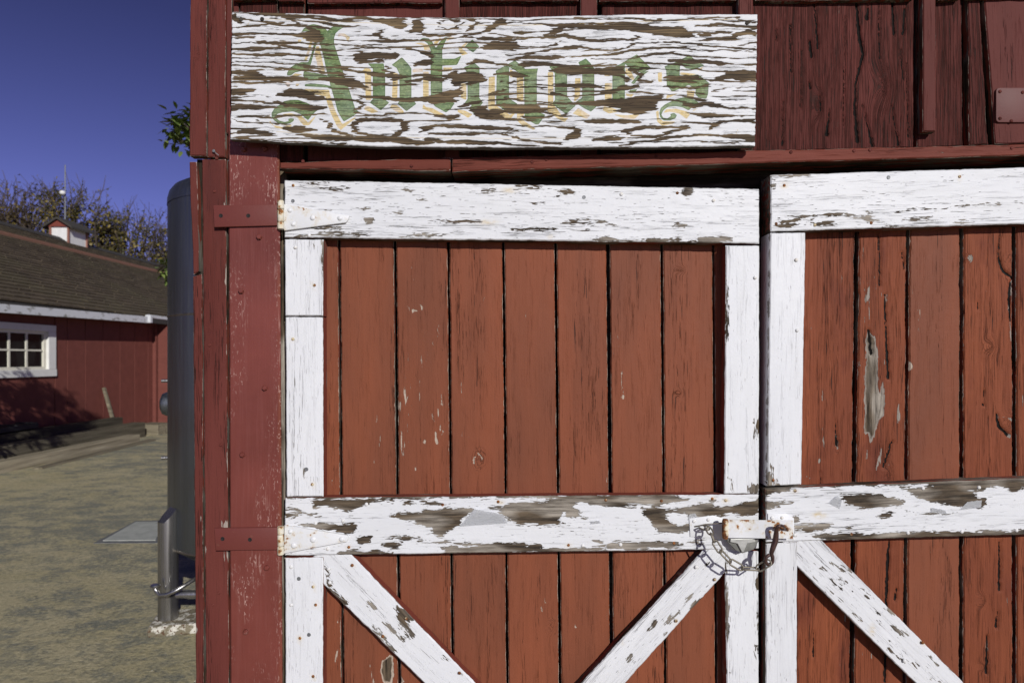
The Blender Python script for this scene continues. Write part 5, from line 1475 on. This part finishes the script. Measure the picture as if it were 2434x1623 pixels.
R = HN.to_track_quat('Z', 'Y').to_matrix().to_4x4()
add_lathe(bm, [(0.0, 0.048), (0.035, 0.045), (0.060, 0.034), (0.070, 0.012), (0.070, -0.05)], Matrix.Translation(hc) @ R, 28)
bm_obj('hatch', bm, M['steel'], tank, None, 40)
for py in (905, 1088):
    bm = bmesh.new()
    q = TC + HN * 0.49 + Vector((0, 0, 1.5 - (py - 853) / 1623 * 4.03))
    add_tube(bm, [q, q + HN * 0.050], 0.010, 10)
    bm_obj('valve_stub', bm, M['steel_leg'], tank, None, 50)

def pad_mat():
    N = NB('chipped_white_concrete')
    co, x, y, z = N.coords(False)
    a = N.noise(co, 26, 4, 0.6)
    c = N.mix(N.mr(a, 0.48, 0.56), (0.22, 0.19, 0.13), (0.66, 0.63, 0.55))
    c = N.mix(N.mr(N.noise(co, 48, 3), 0.60, 0.66), c, (0.13, 0.075, 0.045))
    return N.bsdf(c, 0.9, 0, a, 0.01, 1, 0.2)
bm = bmesh.new()
c0 = ground(400, 1500)
add_box(bm, (c0.x + 0.07, c0.y + 0.06, 0.030), (0.34, 0.26, 0.060), Matrix.Rotation(math.radians(14), 3, 'Z'), 0.012)
for v in bm.verts:
    v.co += Vector((nz(v.co.x * 30, v.co.y * 30), nz(v.co.y * 30, v.co.z * 40), 0.4 * nz(v.co.z * 30, v.co.x * 30))) * 0.010
    v.co.z = max(v.co.z, 0.001)
pd = bm_obj('concrete_pad', bm, pad_mat(), None)
tag(pd, 'chipped white concrete pad under the nearest leg of the steel tank', 'pad')

def grey_cover(name, a, b):
    N = NB(name)
    co, x, y, z = N.coords(False)
    n = N.noise(co, 12, 4, 0.6)
    return N.bsdf(N.mix(N.mr(n, 0.35, 0.7), a, b), 0.8, 0.0, n, 0.002, 1, 0.15)
gc = ground(310, 1262)
cov = empty('utility_cover', (gc.x, gc.y, 0))
tag(cov, 'pale grey metal drain cover set into the ground beside the steel tank', 'drain cover')
q = [ground(222, 1293), ground(322, 1240), ground(402, 1238), ground(382, 1292)]
bm = bmesh.new()
def quad_slab(bm, q, z0, z1):
    t = [bm.verts.new((p.x, p.y, z1)) for p in q]
    b = [bm.verts.new((p.x, p.y, z0)) for p in q]
    bm.faces.new(t); bm.faces.new(b[::-1])
    for i in range(4):
        bm.faces.new((t[i], b[i], b[(i + 1) % 4], t[(i + 1) % 4]))
    bmesh.ops.recalc_face_normals(bm, faces=bm.faces[:])
quad_slab(bm, q, 0.0, 0.010)
bm_obj('frame', bm, grey_cover('cover_frame_steel', (0.12, 0.125, 0.13), (0.22, 0.22, 0.21)), cov)
lm = grey_cover('cover_lid_steel', (0.36, 0.37, 0.33), (0.47, 0.475, 0.43))
cq = sum(q, Vector()) / 4
ins = lambda s, t: (q[0].lerp(q[1], t)).lerp(q[3].lerp(q[2], t), s)
for i in range(4):
    for j in range(2):
        bm = bmesh.new()
        s0, s1, t0, t1 = 0.09 + i * 0.205, 0.09 + i * 0.205 + 0.203, 0.08 + j * 0.42, 0.08 + j * 0.42 + 0.417
        quad_slab(bm, [ins(s0, t0), ins(s0, t1), ins(s1, t1), ins(s1, t0)], 0.0102, 0.016)
        bm_obj('panel', bm, lm, cov)

# ------------------------------------------------------------------ red outbuilding on the left
house = empty('red_outbuilding', (-8.0, 12.0, 0))
tag(house, 'long low red shed with brown shingle roof and white trimmed window, across the yard', 'shed')
M['shed_red'] = painted_wood('shed_red_stain', (0.158, 0.047, 0.035), (0.185, 0.056, 0.042), crack=0.2, chip=0.0, grain=0.5, streak=0.35, rough=0.75)
WX = -8.0
def wpos(px, X=WX):                                          # distance along the wall of a photo column
    return X * FPX / (px - CX)
solid('wall', WX - 0.20, WX - 0.045, 3.0, 24.0, 0.0, 2.5, M['dark_wood'], house)
cuts = [3.0, 4.2, 5.4, 6.6, 7.8] + [9.42]
joints = [wpos(p) for p in (136, 160, 203, 245, 285, 320, 352)] + [15.25]
Wy0, Wy1, Wz0, Wz1 = 9.45, 11.92, 1.22, 2.08                 # window opening with trim
for a, b in zip(cuts[:-1], cuts[1:]):
    solid('plank', WX - 0.045, WX, a + 0.006, b - 0.006, 0.02, 2.46, M['shed_red'], house, 0.006)
solid('plank', WX - 0.045, WX, Wy0 - 0.02, Wy1 + 0.02, 0.02, Wz0 + 0.01, M['shed_red'], house, 0.006)
solid('plank', WX - 0.045, WX, Wy0 - 0.02, Wy1 + 0.02, Wz1 - 0.01, 2.46, M['shed_red'], house, 0.006)
jj = [Wy1 + 0.03] + joints[1:]
for a, b in zip(jj[:-1], jj[1:]):
    solid('plank', WX - 0.045, WX, a + 0.007, b - 0.007, 0.02, 2.46, M['shed_red'], house, 0.002)
solid('wing_wall', WX, -4.0, 15.30, 15.45, 0.0, 2.33, M['shed_red'], house)
solid('corner_trim', WX - 0.02, WX + 0.07, 15.20, 15.30, 0.0, 2.46, M['shed_red'], house, 0.004)
for i in range(5):
    solid('plank', WX + 0.08 + i * 0.42, WX + 0.08 + i * 0.42 + 0.405, 15.27, 15.298, 0.02, 2.33, M['shed_red'], house, 0.005)
# window
def plain(name, col, rough=0.6, var=0.15, sc=9.0):
    N = NB(name)
    co, x, y, z = N.coords(False)
    n = N.noise(co, sc, 4, 0.6)
    return N.bsdf(N.mix(N.mr(n, 0.3, 0.7), tuple(v * (1 - var) for v in col), col), rough, 0, n, 0.002, 0.6, 0.35)
M['trim_white'] = plain('shed_white_trim', (0.78, 0.775, 0.74), 0.55, 0.12)
M['sash_cream'] = plain('sash_cream_paint', (0.72, 0.69, 0.58), 0.5, 0.1)
def glass_mat():
    N = NB('dark_window_glass')
    co, x, y, z = N.coords(False)
    n = N.noise(co, 3.0, 2)
    return N.bsdf(N.mix(N.mr(n, 0.4, 0.6), (0.006, 0.007, 0.008), (0.016, 0.018, 0.018)), 0.10, 0, None, spec=0.2)
M['glass'] = glass_mat()
bm = bmesh.new()
ow = 0.19
y0, y1, z0, z1 = Wy0, Wy1, Wz0, Wz1
for (ya, yb, za, zb) in [(y0, y1, z1 - 0.11, z1), (y0 - 0.02, y1 + 0.02, z0 - 0.02, z0 + 0.10), (y0, y0 + ow, z0 + 0.102, z1 - 0.112), (y1 - ow, y1, z0 + 0.102, z1 - 0.112)]:
    add_box(bm, (WX + 0.02, (ya + yb) / 2, (za + zb) / 2), (0.05, yb - ya, zb - za), None, 0.004)
win = bm_obj('window', bm, M['trim_white'], house)
WORLD[win.name] = Matrix.Identity(4)
iy0, iy1, iz0, iz1 = y0 + ow, y1 - ow, z0 + 0.10, z1 - 0.11
bm = bmesh.new()
for (ya, yb, za, zb) in [(iy0, iy1, iz1 - 0.05, iz1 - .001), (iy0, iy1, iz0 + .001, iz0 + 0.05), (iy0 + .001, iy0 + 0.06, iz0 + 0.05, iz1 - 0.05), (iy1 - 0.06, iy1 - .001, iz0 + 0.05, iz1 - 0.05)]:
    add_box(bm, (WX - 0.03, (ya + yb) / 2, (za + zb) / 2), (0.06, yb - ya, zb - za))
bm_obj('sash', bm, M['sash_cream'], win)
ncol, pw = 5, (iy1 - iy0 - 0.12) / 5
for i in range(1, ncol):
    yy = iy0 + 0.06 + i * pw
    solid('muntin', WX - 0.040, WX - 0.012, yy - 0.020, yy + 0.020, iz0 + 0.05, iz1 - 0.05, M['sash_cream'], win)
solid('muntin', WX - 0.0385, WX - 0.0135, iy0 + 0.06, iy1 - 0.06, (iz0 + iz1) / 2 - 0.014, (iz0 + iz1) / 2 + 0.014, M['sash_cream'], win)
for i in range(ncol):
    for j in range(2):
        za, zb = (iz0 + 0.05, (iz0 + iz1) / 2 - 0.014) if j == 0 else ((iz0 + iz1) / 2 + 0.014, iz1 - 0.05)
        solid('pane', WX - 0.034, WX - 0.030, iy0 + 0.06 + i * pw + 0.018, iy0 + 0.06 + (i + 1) * pw - 0.018, za - 0.002, zb + 0.002, M['glass'], win)
# roof of overlapping shingles
ZE, XE, PITCH = 2.395, -7.68, 0.468
RX = -13.3
M['deck'] = plain('roof_deck', (0.05, 0.045, 0.04), 0.9)
bm = bmesh.new()
pts = [(XE, ZE - 0.03), (RX, ZE - 0.03 + PITCH * (XE - RX)), (RX - 5.6, ZE - 0.03), (RX - 5.6, ZE - 0.13), (RX, ZE - 0.13 + PITCH * (XE - RX)), (XE, ZE - 0.13)]
add_prism(bm, pts, 3.0, 37.0)
roof = bm_obj('roof', bm, M['deck'], house)
WORLD[roof.name] = Matrix.Identity(4)
def shingle_mat():
    N = NB('brown_shingle')
    co, x, y, z = N.coords(False)
    a = N.attr('tone')
    n = N.noise(co, 18, 4, 0.7)
    c = N.mix(a, (0.052, 0.040, 0.027), (0.108, 0.083, 0.055))
    c = N.mix(N.mr(N.noise(co, 0.7, 3), 0.40, 0.65), c, (0.092, 0.078, 0.045))
    c = N.mix(N.mr(n, 0.4, 0.75), c, (0.135, 0.106, 0.074))
    return N.bsdf(c, 0.95, 0, n, 0.006, 1, 0.15)
sv, sf, stn = [], [], []
random.seed(3)
sl = math.sqrt(1 + PITCH * PITCH)
nrm = Vector((PITCH, 0, 1)).normalized()
dn = Vector((1, 0, -PITCH)).normalized()
ex_ = 0.20
L = (XE - RX) * sl
rows = int(L / ex_)
for r in range(rows):
    y = 6.5 + (r % 2) * 0.17
    while y < 36.9:
        w = random.choice((0.30, 0.34, 0.38))
        base = Vector((RX, 0, ZE + PITCH * (XE - RX)))
        d0, d1 = r * ex_ - 0.05, r * ex_ + ex_ + random.uniform(-0.012, 0.012)
        tn = random.random()
        lift = 0.024 + random.uniform(0, 0.010)
        i0 = len(sv)
        for (d, yy, h) in [(d0, y, 0.0), (d1, y, lift), (d1, y + w - 0.012, lift), (d0, y + w - 0.012, 0.0), (d1, y, 0.0), (d1, y + w - 0.012, 0.0)]:
            q_ = base + dn * d + nrm * (h - 0.006)
            sv.append((q_.x, yy, q_.z)); stn.append(tn)
        sf += [(i0, i0 + 1, i0 + 2, i0 + 3), (i0 + 1, i0 + 4, i0 + 5, i0 + 2), (i0, i0 + 4, i0 + 1), (i0 + 3, i0 + 2, i0 + 5)]
        y += w
me = bpy.data.meshes.new('shingles')
me.from_pydata(sv, [], sf)
me.attributes.new('tone', 'FLOAT', 'POINT').data.foreach_set('value', np.array(stn, np.float32))
sh = link('shingles', me, shingle_mat(), roof)
tag(sh, kind='stuff')
# copper strip, ridge cap
def rp(ax, off):
    return ZE + PITCH * (XE - ax) + off
bm = bmesh.new()
add_prism(bm, [(-11.98, rp(-11.98, 0.05)), (-12.06, rp(-12.06, 0.08)), (-12.14, rp(-12.14, 0.05)), (-12.14, rp(-12.14, 0.0)), (-11.98, rp(-11.98, 0.0))], 5.0, 37.0)
bm_obj('flashing', bm, plain('faded_copper_strip', (0.21, 0.105, 0.066), 0.7, 0.2), roof)
bm = bmesh.new()
add_prism(bm, [(RX + 0.22, rp(RX + 0.22, 0.02)), (RX, rp(RX, 0.06)), (RX - 0.22, rp(RX + 0.22, 0.02)), (RX, rp(RX, 0.0))], 5.0, 37.0)
bm_obj('ridge_cap', bm, M['deck'], roof)
# gutter along the eave
bm = bmesh.new()
for k in range(1):
    ya, yb = 6.0, 14.316
    za = lambda y: 2.325 + (y - 10.27) * 0.0155
    vs = [bm.verts.new(p) for p in [(XE + 0.05, ya, za(ya)), (XE + 0.05, yb, za(yb)), (XE + 0.05, yb, za(yb) - 0.13), (XE + 0.05, ya, za(ya) - 0.13),
                                    (XE - 0.06, ya, za(ya)), (XE - 0.06, yb, za(yb)), (XE - 0.04, yb, za(yb) - 0.13), (XE - 0.04, ya, za(ya) - 0.13)]]
    for f in [(0, 1, 2, 3), (4, 7, 6, 5), (0, 4, 5, 1), (3, 2, 6, 7), (0, 3, 7, 4), (1, 5, 6, 2)]:
        bm.faces.new([vs[i] for i in f])
bmesh.ops.recalc_face_normals(bm, faces=bm.faces[:])
def gutter_mat():
    N = NB('stained_white_gutter')
    co, x, y, z = N.coords(False)
    n = N.noise(N.vec(N.mul(x, 3.0), N.mul(y, 5.0), N.mul(z, 12.0)), 1, 4, 0.65)
    return N.bsdf(N.mix(N.mr(n, 0.54, 0.66), (0.62, 0.63, 0.64), (0.20, 0.19, 0.15)), 0.6)
gm = gutter_mat()
bm_obj('gutter', bm, gm, roof)
bm = bmesh.new()
add_box(bm, (XE + 0.02, 14.36, 2.34), (0.16, 0.10, 0.17), None, 0.01)
add_box(bm, (XE - 0.02, 14.95, 2.40), (0.07, 1.05, 0.07), None, 0.008)
bm_obj('gutter_end', bm, gm, roof)
for y in np.arange(3.5, 15.2, 0.8):
    bm = bmesh.new()
    add_box(bm, (-7.86, y, 2.31), (0.30, 0.07, 0.10))
    bm_obj('rafter', bm, M['shed_red'], roof)
bm = bmesh.new()
add_box(bm, (-7.985, 9.2, 2.30), (0.03, 12.4, 0.14))
bm_obj('frieze_board', bm, M['shed_red'], roof)

# cupola on the ridge
zb = 4.72
bm = bmesh.new()
add_box(bm, (RX, 20.5, zb + 0.33), (0.50, 0.84, 0.66))
cup = bm_obj('cupola', bm, M['trim_white'], house)
WORLD[cup.name] = Matrix.Identity(4)
pm = plain('cupola_post', (0.30, 0.14, 0.10))
for dx in (-0.262, 0.262):
    for dy in (-0.432, 0.432):
        bm = bmesh.new()
        add_box(bm, (RX + dx, 20.5 + dy, zb + 0.34), (0.05, 0.05, 0.68))
        bm_obj('corner_post', bm, pm, cup)
bm = bmesh.new()
add_prism(bm, [(RX - 0.31, zb + 0.662), (RX + 0.31, zb + 0.662), (RX, zb + 0.86)], 20.02, 20.98)
bm_obj('gable', bm, plain('cupola_red', (0.21, 0.052, 0.034)), cup)
for s in (-1, 1):
    bm = bmesh.new()
    pr = [(RX, zb + 0.875), (RX + s * 0.44, zb + 0.60), (RX + s * 0.44, zb + 0.655), (RX, zb + 0.935)]
    add_prism(bm, pr if s < 0 else pr[::-1], 19.93, 21.07)
    bm_obj('roof_side', bm, plain('cupola_roof', (0.06, 0.054, 0.045), 0.9), cup)

# timbers along the shed wall
def timber(name, a, b, w, h, z0, label, cat='timber', m='lumber', rz=0.0):
    a, b = Vector(a), Vector(b)
    d = b - a
    L_ = d.length
    bm = bmesh.new()
    add_box(bm, (0, 0, 0), (L_, w, h), None, 0.008)
    ax = d.normalized()
    ay = Vector((0, 0, 1)).cross(ax).normalized()
    az = ax.cross(ay)
    o = (a + b) / 2 + Vector((0, 0, z0 + h / 2))
    mw = Matrix(((ax.x, ay.x, az.x, o.x), (ax.y, ay.y, az.y, o.y), (ax.z, ay.z, az.z, o.z), (0, 0, 0, 1)))
    ob = bm_obj(name, bm, M[m], None, mw)
    tag(ob, label, cat, 'timbers stacked along the shed wall')
    return ob
timber('timber', (-6.74, 7.6, 0), (-6.70, 12.1, 0), 0.22, 0.165, 0.0, 'long pale timber lying nearest the yard, below the others', m='lumber_pale')
timber('timber', (-7.20, 7.4, 0), (-7.18, 13.15, 0), 0.24, 0.285, 0.0, 'thick timber between the low pale one and the dark top one', m='lumber_mid')
timber('timber', (-7.60, 7.2, 0), (-7.56, 12.9, 0), 0.22, 0.205, 0.0, 'hidden timber resting against the shed wall behind the others', m='lumber_dark')
timber('timber', (-7.55, 7.3, 0), (-7.50, 13.0, 0), 0.19, 0.18, 0.215, 'dark top timber of the stack, under the shed window', m='lumber_dark')
timber('timber', (-7.42, 13.75, 0), (-6.92, 13.65, 0), 0.45, 0.21, 0.0, 'short timber block at the far end near the shed corner', m='lumber')
timber('timber', (-6.40, 9.2, 0), (-6.58, 12.5, 0), 0.13, 0.040, 0.0, 'thin flat board on the ground in front of the timber stack', m='lumber')
lp = [W(247, 922, 12.75), W(287, 1006, 12.6)]
bm = bmesh.new()
a, b = Vector((-7.93, wpos(247, -7.93), 1.0)), Vector((-7.48, wpos(280, -7.48), 0.02))
a.z = CAMH - (922 - HY) / FPX * a.y
add_tube(bm, [a, b], 0.036, 4)
ob = bm_obj('leaning_plank', bm, M['lumber'], None)
tag(ob, 'narrow plank leaning against the red shed wall beside the timber stack', 'plank')
# dark ribbed crate on the stack
cr = empty('dark_crate', (-7.55, 8.9, 0.42))
tag(cr, 'dark flat crate with a grid of ribs lying on the timbers under the window', 'crate')
WORLD[cr.name] = cr.matrix_basis.copy()
dk = plain('dark_plastic', (0.020, 0.021, 0.023), 0.6)
solid('tray', -7.80, -7.45, 9.0, 10.75, 0.415, 0.49, dk, cr, 0.008)
dk2 = plain('dark_plastic_rib', (0.045, 0.047, 0.05), 0.5)
for i in range(5):
    solid('rib', -7.79, -7.46, 9.02 + i * 0.42, 9.05 + i * 0.42, 0.491, 0.510, dk2, cr)

# ------------------------------------------------------------------ plants
def leaf_mat(name, a, b, rough=0.5, trans=0.25):
    N = NB(name)
    t = N.attr('tone')
    co, x, y, z = N.coords(False)
    c = N.mix(t, a, b)
    return N.bsdf(c, rough, 0, N.noise(co, 60, 2), 0.002, 0.5, 0.35, {'Subsurface Weight': 0.0})
M['bark'] = plain('grey_bark', (0.085, 0.068, 0.052), 0.9, 0.4, 20)
M['twig'] = plain('brown_twig', (0.11, 0.085, 0.07), 0.9, 0.3, 20)

def leaves_mesh(name, items, m, parent):
    """items: (pos, dir, normal, length, width, tone)"""
    V, F, T = [], [], []
    for p, d, n, l, w, t in items:
        d = Vector(d).normalized()
        s = d.cross(Vector(n))
        if s.length < 1e-4: s = d.orthogonal()
        s.normalize()
        nn = s.cross(d).normalized()
        i = len(V)
        for u, ww, dr in [(0, 0.10, 0.0), (0.35, 0.5, 0.03), (0.35, -0.5, 0.03), (0.7, 0.42, -0.01), (0.7, -0.42, -0.01), (1.0, 0.0, -0.10)]:
            q = Vector(p) + d * (l * u) + s * (w * ww) + nn * (l * dr)
            V.append(tuple(q)); T.append(t)
        F += [(i, i + 2, i + 1), (i + 1, i + 2, i + 4, i + 3), (i + 3, i + 4, i + 5)]
    me = bpy.data.meshes.new(name)
    me.from_pydata(V, [], F)
    me.attributes.new('tone', 'FLOAT', 'POINT').data.foreach_set('value', np.array(T, np.float32))
    o = link(name, me, m, parent)
    o['kind'] = 'stuff'
    return o

la = leaf_mat('olive_autumn_leaf', (0.045, 0.048, 0.014), (0.23, 0.17, 0.035))
lb = leaf_mat('brown_autumn_leaf', (0.050, 0.036, 0.018), (0.16, 0.115, 0.03))
def scrub(X, Y, top, rx, sd, label, leafm, n_leaf):
    rnd = random.Random(sd)
    root = empty('scrub_tree', (X, Y, 0))
    tag(root, label, 'tree', 'half bare trees behind the shed')
    WORLD[root.name] = root.matrix_basis.copy()
    cz, rz = top - 2.6, 2.7
    bm = bmesh.new()
    fork = Vector((X + rnd.uniform(-.2, .2), Y, cz - 2.2))
    add_tube(bm, [(X, Y, 0), (X + 0.1, Y, 1.2), fork], [0.20, 0.16, 0.13], 8)
    bm_obj('trunk', bm, M['bark'], root)
    bm = bmesh.new()
    spots = []
    for k in range(75):
        v = Vector((rnd.gauss(0, 1), rnd.gauss(0, 1), rnd.gauss(0.25, 1))).normalized()
        r = rnd.uniform(0.75, 1.08)
        tip = Vector((X + v.x * rx * r, Y + v.y * rx * r, cz + v.z * rz * r))
        m1 = fork.lerp(tip, 0.45) + Vector((rnd.gauss(0, .25), rnd.gauss(0, .25), rnd.gauss(.15, .2)))
        pts = [fork, m1, m1.lerp(tip, 0.55) + Vector((rnd.gauss(0, .12), rnd.gauss(0, .12), rnd.gauss(.1, .12))), tip]
        add_tube(bm, pts, [0.05, 0.035, 0.022, 0.012], 4, cap=False)
        for j in range(9):
            t = rnd.uniform(0.35, 1.0)
            p = m1.lerp(tip, t)
            d = (v + Vector((rnd.gauss(0, .8), rnd.gauss(0, .8), rnd.gauss(.35, .6)))).normalized()
            l = rnd.uniform(0.35, 0.9)
            q = p + d * l
            add_tube(bm, [p, p.lerp(q, .5) + Vector((rnd.gauss(0, .05), 0, rnd.gauss(0, .05))), q], [0.014, 0.011, 0.008], 3, cap=False)
            spots.append((p, q))
    for k in range(5):                                   # long bare shoots over the crown
        p = Vector((X + rnd.uniform(-.8, .8) * rx, Y, cz + rz * rnd.uniform(.5, .8)))
        q = p + Vector((rnd.uniform(-.5, .5), 0, rnd.uniform(0.8, 1.7)))
        add_tube(bm, [p, p.lerp(q, .5) + Vector((.08, 0, .05)), q], [0.022, 0.015, 0.008], 4, cap=False)
    bm_obj('branches', bm, M['twig'], root)
    items = []
    for k in range(n_leaf):
        p, q = rnd.choice(spots)
        e = p.lerp(q, rnd.random()) + Vector((rnd.gauss(0, .10), rnd.gauss(0, .10), rnd.gauss(0, .10)))
        if e.z > cz + 0.55 * rz and rnd.random() < 0.55: continue
        if e.z > cz + 0.85 * rz and rnd.random() < 0.7: continue
        items.append((e, (rnd.gauss(0, 1), rnd.gauss(0, 1), rnd.gauss(-.3, .7)), (rnd.gauss(0, .6), rnd.gauss(-.4, .6), 1), rnd.uniform(.09, .19), rnd.uniform(.06, .11), rnd.random() ** 1.6))
    leaves_mesh('foliage', items, leafm, root)
for X, Y, top, rx, sd, lab, lf, nl in [
    (-26.6, 35, 9.9, 2.2, 31, 'thin bare topped tree at the left edge above the shed roof', lb, 2600),
    (-23.6, 33, 10.1, 2.4, 3, 'twiggy brown autumn tree just left of the cupola', lb, 3800),
    (-20.8, 32, 9.7, 2.3, 9, 'dense olive brown autumn tree right behind the white cupola', la, 6200),
    (-19.0, 34, 9.3, 2.3, 21, 'yellowing half bare tree right of the cupola', la, 4600),
    (-17.2, 34, 8.3, 2.0, 14, 'sparse tree with bare twigs beside the top of the steel tank', la, 2300)]:
    scrub(X, Y, top, rx, sd, lab, lf, nl)

# glossy leaved tree behind the tank
rnd = random.Random(4)
gt_ = empty('glossy_leaved_tree', (-2.45, 6.7, 0))
tag(gt_, 'tree with long glossy green leaves showing past the barn corner and tank', 'tree')
WORLD[gt_.name] = gt_.matrix_basis.copy()
gl = leaf_mat('glossy_leaf', (0.055, 0.10, 0.02), (0.20, 0.25, 0.07), 0.4)
bm = bmesh.new()
add_tube(bm, [(-2.45, 6.7, 0), (-2.42, 6.7, 1.2), (-2.5, 6.72, 2.4), (-2.45, 6.7, 3.6), (-2.4, 6.7, 4.6)], [0.09, 0.08, 0.065, 0.05, 0.03], 10)
bm_obj('trunk', bm, M['bark'], gt_)
ends = []
bm = bmesh.new()
cl = [W(425, 285, 6.5), W(412, 318, 6.45), W(440, 335, 6.5), W(440, 300, 6.6), W(455, 270, 6.6), W(450, 320, 6.7), W(396, 640, 6.5), W(410, 650, 6.6), W(425, 620, 6.7)]
cl += [Vector((-2.15 + rnd.gauss(0, 0.42), 6.85 + rnd.gauss(0, 0.5), rnd.uniform(2.1, 5.2))) for k in range(110)]
cl = [e for e in cl if e.x / e.y > -0.425 or e in cl[:9]]
for e in cl:
    z = max(1.2, e.z - 0.5)
    add_tube(bm, [Vector((-2.45, 6.7, z - 0.2)), Vector((-2.45, 6.7, z)).lerp(e, 0.5) + Vector((0, 0, -0.05)), e], [0.022, 0.014, 0.008], 5)
bm_obj('branches', bm, M['bark'], gt_)
items = []
for e in cl:
    for k in range(44):
        a = rnd.uniform(0, 6.28)
        d = Vector((math.cos(a), math.sin(a), rnd.uniform(-0.9, 0.6)))
        items.append((e + Vector((rnd.gauss(0, .045), rnd.gauss(0, .045), rnd.gauss(0, .05))), d, (0, 0, 1), rnd.uniform(0.09, 0.145), rnd.uniform(0.034, 0.046), rnd.random()))
leaves_mesh('foliage', items, gl, gt_)

# tree to the left of the view whose shadow falls on the shed
rnd = random.Random(8)
yt = empty('yard_tree', (-6.1, 6.7, 0))
tag(yt, 'leafy tree at the left of the yard, casting its shadow on the red shed', 'tree')
WORLD[yt.name] = yt.matrix_basis.copy()
bm = bmesh.new()
add_tube(bm, [(-6.1, 6.7, 0), (-6.05, 6.72, 0.9), (-6.15, 6.75, 1.8), (-6.0, 6.8, 2.7), (-5.9, 6.8, 3.3)], [0.085, 0.07, 0.055, 0.04, 0.02], 8)
bm_obj('trunk', bm, M['bark'], yt)
bm = bmesh.new()
items = []
sd_ = Vector((0.45, -1.0, 0.46))
for k in range(130):                                     # boughs of a crown wide enough to shade the wall, timbers and ground
    Yw = rnd.uniform(9.6, 13.2)
    zw = rnd.uniform(-0.75, min(1.15, 1.30 - (Yw - 11.3) * 0.52))
    t = max(1.2, (0.8 * Yw - 8.0) / 0.35) + rnd.uniform(0.25, 1.3)
    e = Vector((-8.0, Yw, zw)) + sd_ * t
    root_z = min(3.0, max(0.9, e.z - 0.7))
    add_tube(bm, [Vector((-6.08, 6.75, root_z)), Vector((-6.08, 6.75, root_z)).lerp(e, 0.5) + Vector((0, 0, 0.08)), e], [0.018, 0.011, 0.005], 4)
    for j in range(26):
        a = rnd.uniform(0, 6.28)
        items.append((e + Vector((rnd.gauss(0, .07), rnd.gauss(0, .07), rnd.gauss(0, .06))), (math.cos(a), math.sin(a), rnd.uniform(-0.8, 0.6)), (0, 0, 1), rnd.uniform(0.10, 0.17), rnd.uniform(0.035, 0.055), rnd.random()))
bm_obj('branches', bm, M['bark'], yt)
leaves_mesh('foliage', items, gl, yt)

# pole with a white lamp behind the shed roof
pole = empty('lamp_pole', (-19.0, 29.0, 0))
tag(pole, 'thin pole with a small white lamp rising above the trees behind the cupola', 'lamp pole')
WORLD[pole.name] = pole.matrix_basis.copy()
pb = W(153, 460, 29.0)
pole.location = (pb.x, pb.y, 0)
WORLD[pole.name] = Matrix.Translation((pb.x, pb.y, 0))
bm = bmesh.new()
add_tube(bm, [Vector((pb.x + 0.02, pb.y + 0.02, 0)), Vector((pb.x + 0.02, pb.y + 0.02, W(153, 392, 29.0).z))], [0.05, 0.022], 8)
bm_obj('mast', bm, M['zinc_dull'], pole)
bm = bmesh.new()
add_lathe(bm, [(0.0, -0.10), (0.09, -0.07), (0.12, 0.0), (0.09, 0.07), (0.0, 0.10)], Matrix.Translation(pb + Vector((0, -0.12, 0))), 14)
bm_obj('lamp_head', bm, M['trim_white'], pole, None, 60)
